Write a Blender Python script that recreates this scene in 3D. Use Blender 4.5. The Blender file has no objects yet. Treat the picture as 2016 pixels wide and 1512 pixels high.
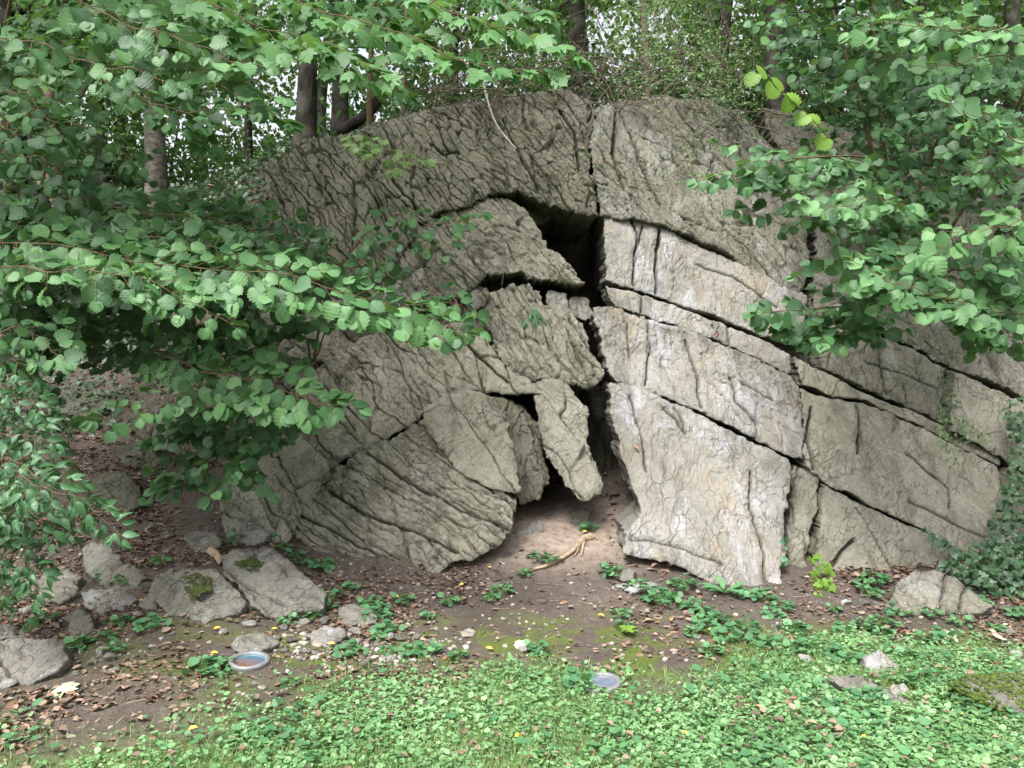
import bpy, math, random
import numpy as np
from mathutils import Vector
random.seed(7)
R = math.radians
S = bpy.context.scene
COL = S.collection
# ------------------------------------------------------------------ camera, sky, light
cd = bpy.data.cameras.new("camera"); cam = bpy.data.objects.new("camera", cd); COL.objects.link(cam)
cam.location = (0, 0, 1.6); cam.rotation_euler = (R(90), 0, 0)
cd.lens = 26; cd.sensor_width = 36; cd.sensor_fit = 'HORIZONTAL'; cd.clip_end = 800; cd.clip_start = 0.05
S.camera = cam
W = bpy.data.worlds.new("World"); S.world = W; W.use_nodes = True
wn = W.node_tree
sky = wn.nodes.new('ShaderNodeTexSky'); sky.sky_type = 'NISHITA'; sky.sun_disc = False
SUN_EL, SUN_AZ = 58, -150          # azimuth from +Y clockwise: behind the camera, to the left
sky.sun_elevation = R(SUN_EL); sky.sun_rotation = R(SUN_AZ)
sky.air_density = 1.0; sky.dust_density = 6.0; sky.ozone_density = 1.0
bg = wn.nodes['Background']; bg.inputs[1].default_value = 0.15
hs = wn.nodes.new('ShaderNodeHueSaturation'); hs.inputs['Saturation'].default_value = .22   # white overcast
wn.links.new(sky.outputs[0], hs.inputs['Color']); wn.links.new(hs.outputs[0], bg.inputs[0])
sd = bpy.data.lights.new("sun", 'SUN'); sd.energy = 1.9; sd.angle = R(22); sd.color = (1, .97, .92)
sun = bpy.data.objects.new("sun", sd); COL.objects.link(sun)
_e, _a = R(SUN_EL), R(SUN_AZ)
sdir = Vector((math.sin(_a)*math.cos(_e), math.cos(_a)*math.cos(_e), math.sin(_e)))
sun.rotation_euler = (-sdir).to_track_quat('-Z', 'Y').to_euler()
sun.location = (0, -3, 12)
S.view_settings.view_transform = 'Standard'; S.view_settings.look = 'None'
S.view_settings.exposure = 1.35; S.view_settings.gamma = 1.0
S.render.resolution_x = 1024; S.render.resolution_y = 768
S.cycles.max_bounces = 6; S.cycles.diffuse_bounces = 3; S.cycles.transmission_bounces = 3

# ------------------------------------------------------------------ numeric helpers
FP = 2016*26/36.0
def P(u, v, y):
    """photo pixel (2016 wide) at depth y -> world"""
    return np.array([(u-1008)/FP*y, y, 1.6+(756-v)/FP*y])
def h2(ix, iy, seed):
    ix = ix.astype(np.int64) & 0xffffffff; iy = iy.astype(np.int64) & 0xffffffff
    h = (ix*374761393 + iy*668265263 + seed*2147483647*3 + 1013904223) & 0xffffffff
    h = ((h ^ (h >> 13))*1274126177) & 0xffffffff
    h = ((h ^ (h >> 15))*2246822519) & 0xffffffff
    h = h ^ (h >> 16)
    return h/4294967296.0
def vn(x, y, seed=0):
    xi = np.floor(x); yi = np.floor(y); fx = x-xi; fy = y-yi
    fx = fx*fx*(3-2*fx); fy = fy*fy*(3-2*fy)
    a = h2(xi, yi, seed); b = h2(xi+1, yi, seed); c = h2(xi, yi+1, seed); d = h2(xi+1, yi+1, seed)
    return (a*(1-fx)+b*fx)*(1-fy)+(c*(1-fx)+d*fx)*fy
def fbm(x, y, o=4, seed=0):
    r = 0; a = .5; t = 0
    for i in range(o):
        r = r+a*vn(x*2**i+i*17.3, y*2**i-i*9.1, seed+i); t += a; a *= .5
    return r/t*2-1                       # about -1..1
def vor(x, y, seed=0, jit=.9):
    xi = np.floor(x); yi = np.floor(y)
    f1 = np.full(x.shape, 9.); f2 = np.full(x.shape, 9.); cid = np.zeros(x.shape); dx = np.zeros(x.shape); dy = np.zeros(x.shape)
    for i in (-1, 0, 1):
        for j in (-1, 0, 1):
            cx = xi+i; cy = yi+j
            px = cx+.5+(h2(cx, cy, seed)-.5)*jit; py = cy+.5+(h2(cx, cy, seed+5)-.5)*jit
            d = np.hypot(x-px, y-py)
            m = d < f1
            f2 = np.where(m, f1, np.minimum(f2, d))
            cid = np.where(m, h2(cx, cy, seed+9), cid); dx = np.where(m, x-px, dx); dy = np.where(m, y-py, dy)
            f1 = np.where(m, d, f1)
    return f1, f2, cid, dx, dy
def sst(e0, e1, x):
    t = np.clip((x-e0)/(e1-e0), 0, 1); return t*t*(3-2*t)

# ------------------------------------------------------------------ object helpers
def tag(o, label=None, cat=None, group=None, kind=None):
    if label: o['label'] = label
    if cat: o['category'] = cat
    if group: o['group'] = group
    if kind: o['kind'] = kind
    return o
def thing(name, loc, label, cat, group=None):
    o = bpy.data.objects.new(name, None); COL.objects.link(o); o.location = tuple(float(a) for a in loc); o.empty_display_size = .1
    return tag(o, label, cat, group)
def mk(name, verts, faces, mat, parent=None, attrs=None, smooth=True):
    """faces: list of int arrays (k, n) with n=3 or 4"""
    me = bpy.data.meshes.new(name)
    verts = np.asarray(verts, dtype=np.float64)
    if parent is not None: verts = verts-np.array(parent.location)
    faces = [np.asarray(f, dtype=np.int32) for f in faces if len(f)]
    nf = sum(len(f) for f in faces); nl = sum(f.size for f in faces)
    me.vertices.add(len(verts)); me.loops.add(nl); me.polygons.add(nf)
    me.vertices.foreach_set('co', verts.astype(np.float32).ravel())
    me.loops.foreach_set('vertex_index', np.concatenate([f.ravel() for f in faces]))
    tot = np.concatenate([np.full(len(f), f.shape[1], dtype=np.int32) for f in faces])
    st = np.concatenate([[0], np.cumsum(tot)[:-1]]).astype(np.int32)
    me.polygons.foreach_set('loop_start', st); me.polygons.foreach_set('loop_total', tot)
    me.polygons.foreach_set('use_smooth', np.full(nf, smooth, dtype=bool))
    for k, a in (attrs or {}).items():
        at = me.attributes.new(k, 'FLOAT', 'POINT'); at.data.foreach_set('value', np.asarray(a, dtype=np.float32))
    me.update(calc_edges=True); me.validate()
    if mat: me.materials.append(mat)
    o = bpy.data.objects.new(name, me); COL.objects.link(o)
    if parent is not None: o.parent = parent
    return o
class MB:
    """collects mesh pieces"""
    def __init__(s): s.v = []; s.f3 = []; s.f4 = []; s.n = 0; s.r = []
    def add(s, v, f3=None, f4=None, r=0.5):
        v = np.asarray(v, float)
        if f3 is not None and len(f3): s.f3.append(np.asarray(f3)+s.n)
        if f4 is not None and len(f4): s.f4.append(np.asarray(f4)+s.n)
        s.v.append(v); s.n += len(v); s.r.append(np.full(len(v), r) if np.isscalar(r) else r)
    def build(s, name, mat, parent=None, smooth=True):
        if not s.v: return None
        fs = []
        if s.f3: fs.append(np.concatenate(s.f3))
        if s.f4: fs.append(np.concatenate(s.f4))
        return mk(name, np.concatenate(s.v), fs, mat, parent, {'rnd': np.concatenate(s.r)}, smooth)
def tube(mb, pts, r0, r1, n=6, wob=0.0, cap=False, r=None):
    pts = np.asarray(pts, float); k = len(pts)
    T = np.gradient(pts, axis=0); T /= np.linalg.norm(T, axis=1)[:, None]+1e-9
    up = np.array([0, 0, 1.]) if abs(T[0, 2]) < .9 else np.array([1., 0, 0])
    A = np.cross(T, up); A /= np.linalg.norm(A, axis=1)[:, None]+1e-9; B = np.cross(T, A)
    rr = np.linspace(r0, r1, k) if np.isscalar(r0) else np.asarray(r0)
    an = np.linspace(0, 2*np.pi, n, endpoint=False)
    v = np.empty((k, n, 3))
    for j, a in enumerate(an):
        q = rr*(1+wob*(h2(np.arange(k)*3, np.full(k, j), 3)-.5))
        v[:, j] = pts+A*(math.cos(a)*q)[:, None]+B*(math.sin(a)*q)[:, None]
    i = np.arange(k-1)[:, None]; j = np.arange(n)[None]
    f = np.stack([i*n+j, i*n+(j+1) % n, (i+1)*n+(j+1) % n, (i+1)*n+j], -1).reshape(-1, 4)
    mb.add(v.reshape(-1, 3), f4=f, r=random.random() if r is None else r)
def smoothpath(ctrl, n):
    ctrl = np.asarray(ctrl, float); k = len(ctrl)
    if k == 2: t = np.linspace(0, 1, n)[:, None]; return ctrl[0]*(1-t)+ctrl[1]*t
    out = []
    for q in np.linspace(0, k-1-1e-6, n):
        i = int(q); t = q-i
        p1 = ctrl[i]; p2 = ctrl[i+1]; p0 = ctrl[i-1] if i else 2*p1-p2; p3 = ctrl[i+2] if i+2 < k else 2*p2-p1
        out.append(.5*(2*p1+(p2-p0)*t+(2*p0-5*p1+4*p2-p3)*t*t+(3*p1-p0-3*p2+p3)*t**3))
    return np.array(out)

# ------------------------------------------------------------------ materials
def newmat(name):
    m = bpy.data.materials.new(name); m.use_nodes = True; nt = m.node_tree; nt.nodes.clear()
    return m, nt, nt.nodes, nt.links
def N(nt, typ, **kw):
    n = nt.nodes.new(typ)
    for k, v in kw.items(): setattr(n, k, v)
    return n
def ramp(nt, fac, stops, interp='LINEAR'):
    n = nt.nodes.new('ShaderNodeValToRGB'); n.color_ramp.interpolation = interp
    cr = n.color_ramp
    while len(cr.elements) < len(stops): cr.elements.new(.5)
    for e, (p, c) in zip(cr.elements, stops):
        e.position = p; e.color = (c, c, c, 1) if np.isscalar(c) else (*c, 1)
    nt.links.new(fac, n.inputs[0]); return n.outputs[0]
def noise(nt, co, scale, detail=4, rough=.6, dist=0):
    n = nt.nodes.new('ShaderNodeTexNoise'); n.inputs['Scale'].default_value = scale; n.inputs['Detail'].default_value = detail
    n.inputs['Roughness'].default_value = rough; n.inputs['Distortion'].default_value = dist
    if co is not None: nt.links.new(co, n.inputs['Vector'])
    return n.outputs[0]
def mix(nt, fac, a, b, mode='MIX'):
    n = nt.nodes.new('ShaderNodeMix'); n.data_type = 'RGBA'; n.blend_type = mode
    for s, v in ((n.inputs[0], fac), (n.inputs[6], a), (n.inputs[7], b)):
        if hasattr(v, 'is_linked'): nt.links.new(v, s)
        elif np.isscalar(v): s.default_value = v
        else: s.default_value = (*v, 1)
    return n.outputs[2]
def mth(nt, op, a, b=None):
    n = nt.nodes.new('ShaderNodeMath'); n.operation = op
    for s, v in ((n.inputs[0], a), (n.inputs[1], b)):
        if v is None: continue
        if hasattr(v, 'is_linked'): nt.links.new(v, s)
        else: s.default_value = v
    return n.outputs[0]
def pos(nt): return N(nt, 'ShaderNodeNewGeometry').outputs['Position']
def scaled(nt, v, s, rot=(0, 0, 0)):
    m = N(nt, 'ShaderNodeMapping'); m.inputs['Scale'].default_value = s; m.inputs['Rotation'].default_value = rot
    nt.links.new(v, m.inputs[0]); return m.outputs[0]
def bsdf(nt, col, rough=.8, spec=.3, bumph=None, bd=.01, bs=1.0):
    b = N(nt, 'ShaderNodeBsdfPrincipled')
    if hasattr(col, 'is_linked'): nt.links.new(col, b.inputs['Base Color'])
    else: b.inputs['Base Color'].default_value = (*col, 1)
    b.inputs['Roughness'].default_value = rough; b.inputs['Specular IOR Level'].default_value = spec
    if bumph is not None:
        bp = N(nt, 'ShaderNodeBump'); bp.inputs['Distance'].default_value = bd; bp.inputs['Strength'].default_value = bs
        nt.links.new(bumph, bp.inputs['Height']); nt.links.new(bp.outputs[0], b.inputs['Normal'])
    return b
def out(nt, sh):
    o = N(nt, 'ShaderNodeOutputMaterial'); nt.links.new(sh, o.inputs[0])

def rock_mat(name, base, dark, pale, moss=.3, stain=.15, lichen=.3, palet=.55, hair=52, hs=.75, hv=(.8, 1.2, 2.6), hsc=7):
    m, nt, _, L = newmat(name)
    p = pos(nt)
    n1 = noise(nt, p, 1.6, 6, .65, .4); n2 = noise(nt, p, 9, 6, .7); n3 = noise(nt, p, 60, 4, .7)
    c = mix(nt, ramp(nt, n1, [(.35, 0), (.65, 1)]), dark, base)
    c = mix(nt, ramp(nt, n2, [(.3, 0), (.75, .75)]), c, tuple(x*1.35 for x in base))
    # pale calcite patches, drawn out down the face
    ps = scaled(nt, p, (2.2, 1.6, .8))
    n4 = noise(nt, ps, 1.5, 7, .7, .6)
    c = mix(nt, ramp(nt, n4, [(palet, 0), (palet+.12, .78)]), c, pale)
    # dark water streaks
    n5 = noise(nt, scaled(nt, p, (5, 3, .5)), 1.3, 5, .6, .2)
    c = mix(nt, ramp(nt, n5, [(.52, 0), (.68, .65)]), c, tuple(x*.6 for x in dark))
    # ochre stains
    n6 = noise(nt, scaled(nt, p, (3, 2, 1.2)), 1.1, 5, .65, 1.)
    c = mix(nt, ramp(nt, n6, [(.55, 0), (.75, stain)]), c, (.34, .24, .135))
    # algae in bands and in the joints
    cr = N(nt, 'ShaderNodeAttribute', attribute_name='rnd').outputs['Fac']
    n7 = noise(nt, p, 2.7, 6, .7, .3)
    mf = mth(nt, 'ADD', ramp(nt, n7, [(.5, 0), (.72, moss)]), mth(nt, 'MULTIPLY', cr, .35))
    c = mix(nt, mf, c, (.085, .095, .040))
    c = mix(nt, mth(nt, 'MULTIPLY', cr, .62), c, (.050, .047, .030))  # soil tone that also paints crack shade darker than the geometry gives
    # hairline joints drawn out along the bedding
    wv = N(nt, 'ShaderNodeVectorMath', operation='ADD'); nz_ = N(nt, 'ShaderNodeTexNoise'); nz_.inputs['Scale'].default_value = 5; nz_.inputs['Detail'].default_value = 4; L.new(p, nz_.inputs['Vector'])
    sc_ = N(nt, 'ShaderNodeVectorMath', operation='SCALE'); sc_.inputs['Scale'].default_value = .16; L.new(nz_.outputs['Color'], sc_.inputs[0])
    L.new(p, wv.inputs[0]); L.new(sc_.outputs[0], wv.inputs[1])
    rt = scaled(nt, wv.outputs[0], (1, 1, 1), (0, R(hair), 0))
    ve = N(nt, 'ShaderNodeTexVoronoi', feature='DISTANCE_TO_EDGE'); ve.inputs['Scale'].default_value = hsc; L.new(scaled(nt, rt, hv), ve.inputs['Vector'])
    hair_ = mth(nt, 'MULTIPLY', ramp(nt, ve.outputs['Distance'], [(.0, 1), (.035, 0)]), ramp(nt, noise(nt, p, 3.3, 4), [(.42, 0), (.58, 1)]))
    c = mix(nt, mth(nt, 'MULTIPLY', hair_, hs), c, tuple(x*.28 for x in dark))
    # small white lichen flecks and dark pits
    vz = N(nt, 'ShaderNodeTexVoronoi'); vz.inputs['Scale'].default_value = 34; L.new(p, vz.inputs['Vector'])
    fl = mth(nt, 'MULTIPLY', ramp(nt, vz.outputs['Distance'], [(.12, 1), (.26, 0)]), ramp(nt, noise(nt, p, 5, 3), [(.5, 0), (.62, lichen)]))
    c = mix(nt, fl, c, (.52, .53, .48))
    c = mix(nt, ramp(nt, n3, [(.3, .45), (.46, 0)]), c, tuple(x*.45 for x in dark))
    c = mix(nt, ramp(nt, n3, [(.58, 0), (.75, .4)]), c, tuple(min(x*1.25, .6) for x in pale))
    hb = mth(nt, 'ADD', mth(nt, 'SUBTRACT', mth(nt, 'MULTIPLY', n3, .35), mth(nt, 'MULTIPLY', hair_, .8)), mth(nt, 'ADD', n2, mth(nt, 'MULTIPLY', noise(nt, scaled(nt, p, (1, 1, .5)), 30, 6, .8), 1.1)))
    b = bsdf(nt, c, .88, .25, hb, .022, .85)
    out(nt, b.outputs[0]); return m
M_OLIVE = rock_mat('rock_olive', (.205, .198, .155), (.105, .102, .074), (.27, .265, .225), .50, .08, .25, .58, hsc=10, hv=(.35, 1.2, 2.6))
M_TAN = rock_mat('rock_tan', (.300, .286, .232), (.175, .166, .128), (.42, .41, .375), .30, .12, .35, .56, hs=.32, hv=(.3, 1.2, 2.6), hsc=8)
M_PALE = rock_mat('rock_pale', (.282, .268, .240), (.150, .141, .124), (.42, .42, .455), .14, .62, .45, .51, 72, .12, (.22, 1.2, 2.0), 7)
M_GREY = rock_mat('rock_grey', (.215, .205, .168), (.105, .100, .078), (.33, .325, .305), .34, .15, .5, .52, 68, .32, (.3, 1.2, 2.6), 8)
M_STONE = rock_mat('rock_loose', (.190, .182, .160), (.095, .090, .076), (.30, .295, .28), .35, .15, .6, .55, hs=.3)

M_SHADY = rock_mat('rock_shady_mossy', (.115, .112, .085), (.055, .055, .038), (.19, .19, .16), .8, .05, .3, .62)  # mossy rock for dim spots; their shade is painted into the colour
def soil_mat():
    m, nt, _, L = newmat('soil')
    p = pos(nt)
    n1 = noise(nt, p, 1.1, 6, .6, .3); n2 = noise(nt, p, 14, 6, .75); n3 = noise(nt, p, 75, 4, .7)
    c = mix(nt, ramp(nt, n1, [(.35, 0), (.65, 1)]), (.080, .066, .057), (.130, .108, .093))
    dry = N(nt, 'ShaderNodeAttribute', attribute_name='dry').outputs['Fac']
    c = mix(nt, dry, c, (.46, .37, .30))
    c = mix(nt, ramp(nt, n2, [(.35, .6), (.6, 0)]), c, (.055, .040, .032))
    c = mix(nt, ramp(nt, n3, [(.6, 0), (.72, .7)]), c, (.36, .29, .23))
    ms = N(nt, 'ShaderNodeAttribute', attribute_name='moss').outputs['Fac']
    mm = mth(nt, 'MULTIPLY', ms, ramp(nt, noise(nt, p, 3.5, 7, .75, .4), [(.46, 0), (.56, 1)]))
    c = mix(nt, mm, c, mix(nt, n3, (.05, .075, .016), (.13, .16, .04)))
    lw = N(nt, 'ShaderNodeAttribute', attribute_name='lawn').outputs['Fac']
    c = mix(nt, mth(nt, 'MULTIPLY', lw, ramp(nt, noise(nt, p, 5, 6, .7), [(.3, .3), (.6, .95)])), c, mix(nt, n3, (.055, .10, .025), (.16, .22, .07)))
    b = bsdf(nt, c, .95, .15, mth(nt, 'ADD', n2, mth(nt, 'MULTIPLY', n3, .5)), .03, .8)
    out(nt, b.outputs[0]); return m
M_SOIL = soil_mat()

def leaf_mat(name, cols, rough=.42, trans=.3, spec=.5, vein=None):
    """cols: ramp over the per-leaf tone: random, plus light and shade painted in per branch"""
    m, nt, _, L = newmat(name)
    a = N(nt, 'ShaderNodeAttribute', attribute_name='rnd').outputs['Fac']
    c = ramp(nt, a, [(i/(len(cols)-1), k) for i, k in enumerate(cols)])
    p = pos(nt)
    c = mix(nt, ramp(nt, noise(nt, p, 45, 3, .6), [(.3, 0), (.75, .4)]), c, mix(nt, .5, c, (.18, .26, .10)))
    b = bsdf(nt, c, rough, spec, noise(nt, p, 70, 3, .6), .006, .5)
    t = N(nt, 'ShaderNodeBsdfTranslucent'); L.new(mix(nt, .5, c, (.22, .40, .06)), t.inputs[0])
    s = N(nt, 'ShaderNodeMixShader'); s.inputs[0].default_value = trans
    L.new(b.outputs[0], s.inputs[1]); L.new(t.outputs[0], s.inputs[2])
    out(nt, s.outputs[0]); return m
M_HAZEL = leaf_mat('hazel_leaf', [(.017, .060, .027), (.030, .098, .040), (.060, .165, .060), (.12, .26, .10)], .47, .28, .38)
M_MAPLE = leaf_mat('maple_leaf', [(.030, .10, .034), (.055, .16, .052), (.10, .235, .075)], .48, .32, .36)
M_PRIVET = leaf_mat('privet_leaf', [(.015, .058, .025), (.024, .09, .036), (.042, .14, .05)], .42, .2, .42)
M_IVY = leaf_mat('ivy_leaf', [(.018, .055, .025), (.028, .075, .034), (.045, .11, .04)], .4, .12, .5)
M_SMALL = leaf_mat('shrub_leaf', [(.06, .15, .05), (.12, .25, .08), (.24, .36, .13)], .45, .35, .45)
M_BACK = leaf_mat('tree_leaf', [(.014, .042, .015), (.030, .085, .026), (.075, .165, .045)], .5, .42, .3)
M_GREENLIT = leaf_mat('young_leaf', [(.14, .28, .03), (.2, .36, .05), (.24, .40, .06)], .45, .5, .4)
M_LAWN = leaf_mat('ground_leaf', [(.075, .19, .075), (.14, .29, .12), (.22, .40, .18), (.34, .49, .27)], .5, .3, .35)
M_WEED = leaf_mat('weed_leaf', [(.036, .12, .058), (.07, .20, .088), (.12, .28, .12)], .5, .26, .45)
M_GRASS = leaf_mat('grass_blade', [(.11, .22, .06), (.19, .32, .10), (.32, .40, .18)], .5, .3, .4)
def dead_mat(name, cols, rough=.7):
    m, nt, _, L = newmat(name)
    a = N(nt, 'ShaderNodeAttribute', attribute_name='rnd').outputs['Fac']
    c = ramp(nt, a, [(i/(len(cols)-1), k) for i, k in enumerate(cols)])
    b = bsdf(nt, c, rough, .3, noise(nt, pos(nt), 60, 3), .006, .6)
    out(nt, b.outputs[0]); return m
M_DEAD = dead_mat('dead_leaf', [(.06, .043, .035), (.11, .075, .056), (.17, .105, .075), (.27, .20, .15), (.09, .065, .052), (.20, .11, .07), (.14, .10, .075), (.38, .31, .23)])
M_PEB = dead_mat('pebble', [(.16, .14, .12), (.28, .25, .21), (.28, .255, .22), (.36, .345, .32), (.20, .17, .14)], .85)
M_YEL = dead_mat('yellow_leaf', [(.60, .42, .06), (.68, .50, .10), (.55, .34, .05)], .6)
M_PALELEAF = dead_mat('pale_fallen_leaf', [(.38, .42, .26), (.46, .48, .30)], .6)
def bark_mat(name, c1, c2, c3=None, st=(1, 1, .25), sc=18, bd=.03):
    m, nt, _, L = newmat(name); p = pos(nt)
    q = scaled(nt, p, st)
    n1 = noise(nt, q, sc, 6, .7, .3); n2 = noise(nt, p, 3, 5, .6)
    c = mix(nt, ramp(nt, n1, [(.35, 0), (.62, 1)]), c1, c2)
    if c3: c = mix(nt, ramp(nt, n2, [(.48, 0), (.62, .9)]), c, c3)
    b = bsdf(nt, c, .9, .2, n1, bd, 1); out(nt, b.outputs[0]); return m
M_BARK = bark_mat('bark_dark', (.014, .012, .010), (.055, .047, .040), (.10, .095, .085))
M_BARKP = bark_mat('bark_pale', (.045, .040, .034), (.17, .155, .135), (.065, .07, .045), (1, 1, 2.2), 7)
M_BARKR = bark_mat('bark_pinkish', (.11, .075, .06), (.22, .165, .14), None, (1, 1, .6), 9)
M_STEM = bark_mat('stem_brown', (.07, .045, .028), (.17, .12, .08), None, (1, 1, 1), 20, .004)
M_TWIG = bark_mat('twig_grey', (.07, .056, .044), (.20, .165, .13), None, (1, 1, 1), 25, .003)
M_ROOT = bark_mat('root_wood', (.20, .145, .095), (.44, .34, .25), None, (1, 1, 1), 22, .006)
M_WHITE = bark_mat('birch_bark', (.17, .155, .14), (.58, .57, .53), None, (1, 1, 1.6), 22, .004)

# ------------------------------------------------------------------ the ground
ANC = [(0, 1512, 3.1), (1008, 1512, 3.1), (2016, 1512, 3.1), (200, 1330, 4.0), (1100, 1330, 4.0), (1900, 1330, 4.05), (490, 1305, 4.2),
       (800, 1175, 5.3), (1100, 1200, 5.0), (1200, 955, 7.0), (1010, 1010, 6.5), (1100, 1080, 5.9), (1230, 1085, 5.85), (1400, 1150, 5.5), (1540, 1180, 5.3), (1700, 1195, 5.25),
       (1990, 1205, 5.2), (450, 1090, 5.7), (600, 1120, 5.5), (100, 1200, 4.95), (200, 1080, 5.7), (300, 1000, 6.5), (450, 970, 6.6), (150, 900, 7.3), (250, 800, 8.3),
       (50, 800, 8.3), (200, 650, 9.8), (300, 500, 11), (100, 400, 12.5), (400, 385, 11.5), (560, 300, 10.6)]
_a = [tuple(P(*q)) for q in ANC]
_a += [(x, y, 0) for x in (-9, -3, 0, 3, 9) for y in (-6, 0, 2)]
_a += [(x, y, z) for x in (-1.6, 0, 1.6, 3.2, 4.6) for (y, z) in ((9.6, 4.75), (11, 5.15), (14, 5.3))]
_a += [(x, y, z) for x in (-1.6, 1.6, 3.4, 4.8) for (y, z) in ((8.0, 2.2),)]
_a += [(6.5, 6.5, 1.2), (7, 8.5, 3.8), (8.5, 11, 5.0), (-9, 9, 2.0), (-11, 14, 5.2), (-7, 15, 5.4), (-9, 6, .8), (-3, 14, 5.3), (7, 15, 5.4), (8, 5, .1)]
_a += [(.7, 9.3, 2.6), (.2, 9.2, 2.6), (1.2, 9.6, 5.0), (2.4, 9.2, 5.15)]
_a = np.array(_a)
def _phi(r): return r*r*np.log(r+1e-9)
_n = len(_a); _K = np.zeros((_n+3, _n+3)); _D = np.hypot(_a[:, None, 0]-_a[None, :, 0], _a[:, None, 1]-_a[None, :, 1])
_K[:_n, :_n] = _phi(_D)+np.eye(_n)*.02; _K[:_n, _n] = 1; _K[:_n, _n+1:] = _a[:, :2]; _K[_n, :_n] = 1; _K[_n+1:, :_n] = _a[:, :2].T
_w = np.linalg.solve(_K, np.concatenate([_a[:, 2], np.zeros(3)]))
def H(x, y):
    x = np.atleast_1d(np.asarray(x, float)); y = np.atleast_1d(np.asarray(y, float)); sh = x.shape; x = x.ravel(); y = y.ravel()
    z = np.empty(len(x))
    for i in range(0, len(x), 40000):
        a = np.clip(x[i:i+40000], -11, 9); b = np.clip(y[i:i+40000], -5, 15)
        z[i:i+40000] = _phi(np.hypot(a[:, None]-_a[None, :, 0], b[:, None]-_a[None, :, 1]))@_w[:_n]+_w[_n]+_w[_n+1]*a+_w[_n+2]*b
    z = np.minimum(z, 5.4)
    z = z-2.6*np.exp(-((x-.75)/.55)**4-((y-8.7)/1.05)**4)     # hollow behind the upper opening
    z = z+fbm(x*1.3, y*1.3, 4, 11)*.05*np.clip((y-3)/3, .15, 1)+fbm(x*9, y*9, 3, 5)*.012
    return z.reshape(sh)
def G(u, v, ymin=2.0, ymax=16):
    """photo pixel -> point on the ground"""
    ys = np.linspace(ymin, ymax, 700); x = (u-1008)/FP*ys; z = 1.6+(756-v)/FP*ys
    h = H(x, ys); k = np.argmax(z < h)
    if not (z < h).any(): k = len(ys)-1
    y = ys[k]; return np.array([(u-1008)/FP*y, y, float(h[k])])
def axis(segs):
    o = []
    for a, b, st in segs: o += list(np.arange(a, b, st))
    return np.array(o+[segs[-1][1]])
gx = axis([(-90, -20, 7), (-20, -7, .6), (-7, -4, .06), (-4, 4, .03), (4, 6.5, .06), (6.5, 20, .6), (20, 90, 7)])
gy = axis([(-40, -6, 4), (-6, 2.6, .4), (2.6, 7.5, .028), (7.5, 13, .08), (13, 22, .5), (22, 120, 7)])
X, Y = np.meshgrid(gx, gy)
Z = H(X, Y)
def lawn_mask(x, y):
    e = 3.86+.16*fbm(x*.9, y*.9, 3, 21)+.62*sst(.8, 1.9, x)-.45*sst(-.7, -2.0, x)
    return sst(.40, -.45, y-e+.3*fbm(x*5, y*5, 3, 31))
def dry_mask(x, y):
    return sst(1.0, .2, np.hypot((x-.45)/1.15, (y-6.15)/.8))*.85
lw = lawn_mask(X, Y); dr = dry_mask(X, Y)
mo = sst(.9, .3, np.abs(Y-4.35)/.9)*np.clip(sst(-2.8, -1.2, X), .5, 1)
i = np.arange(len(gy)-1)[:, None]; j = np.arange(len(gx)-1)[None]; w_ = len(gx)
gf = np.stack([i*w_+j, i*w_+j+1, (i+1)*w_+j+1, (i+1)*w_+j], -1).reshape(-1, 4)
tag(mk('ground', np.stack([X, Y, Z], -1).reshape(-1, 3), [gf], M_SOIL, None, {'lawn': lw.ravel(), 'dry': dr.ravel(), 'moss': mo.ravel()}), kind='structure')

# ------------------------------------------------------------------ rock slabs
def plane_from(d):
    """d: three (u, v, y) -> origin, e1 (right), e2 (up), n (towards the camera)"""
    a, b, c = [P(*q) for q in d]
    n = np.cross(b-a, c-a); n /= np.linalg.norm(n)
    if n[1] > 0: n = -n
    e1 = np.array([1., 0, 0])-n*n[0]; e1 /= np.linalg.norm(e1); e2 = np.cross(n, e1)
    if e2[2] < 0: e2 = -e2
    return a, e1, e2, n
def to_plane(px, pl):
    o, e1, e2, n = pl; r = []
    for u, v in px:
        d = np.array([(u-1008)/FP, 1, (756-v)/FP]); t = np.dot(o-np.array([0, 0, 1.6]), n)/np.dot(d, n)
        q = np.array([0, 0, 1.6])+d*t-o; r.append((q@e1, q@e2))
    return np.array(r)
def segdist(S_, T_, poly, closed=True):
    n = len(poly); best = np.full(S_.shape, 1e9)
    for i in range(n if closed else n-1):
        a = poly[i]; b = poly[(i+1) % n]; ab = b-a; L2 = ab@ab+1e-12
        t = np.clip(((S_-a[0])*ab[0]+(T_-a[1])*ab[1])/L2, 0, 1)
        best = np.minimum(best, np.hypot(S_-a[0]-t*ab[0], T_-a[1]-t*ab[1]))
    return best
def inside(S_, T_, poly):
    c = np.zeros(S_.shape, bool); n = len(poly); j = n-1
    for i in range(n):
        a = poly[i]; b = poly[j]
        cond = ((a[1] > T_) != (b[1] > T_)) & (S_ < (b[0]-a[0])*(T_-a[1])/(b[1]-a[1]+1e-12)+a[0])
        c ^= cond; j = i
    return c
SEED = [0]
def ow(dx, dy): return .25+.75*sst(.25, .6, np.abs(dy)/(np.abs(dx)+np.abs(dy)+1e-6))
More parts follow.
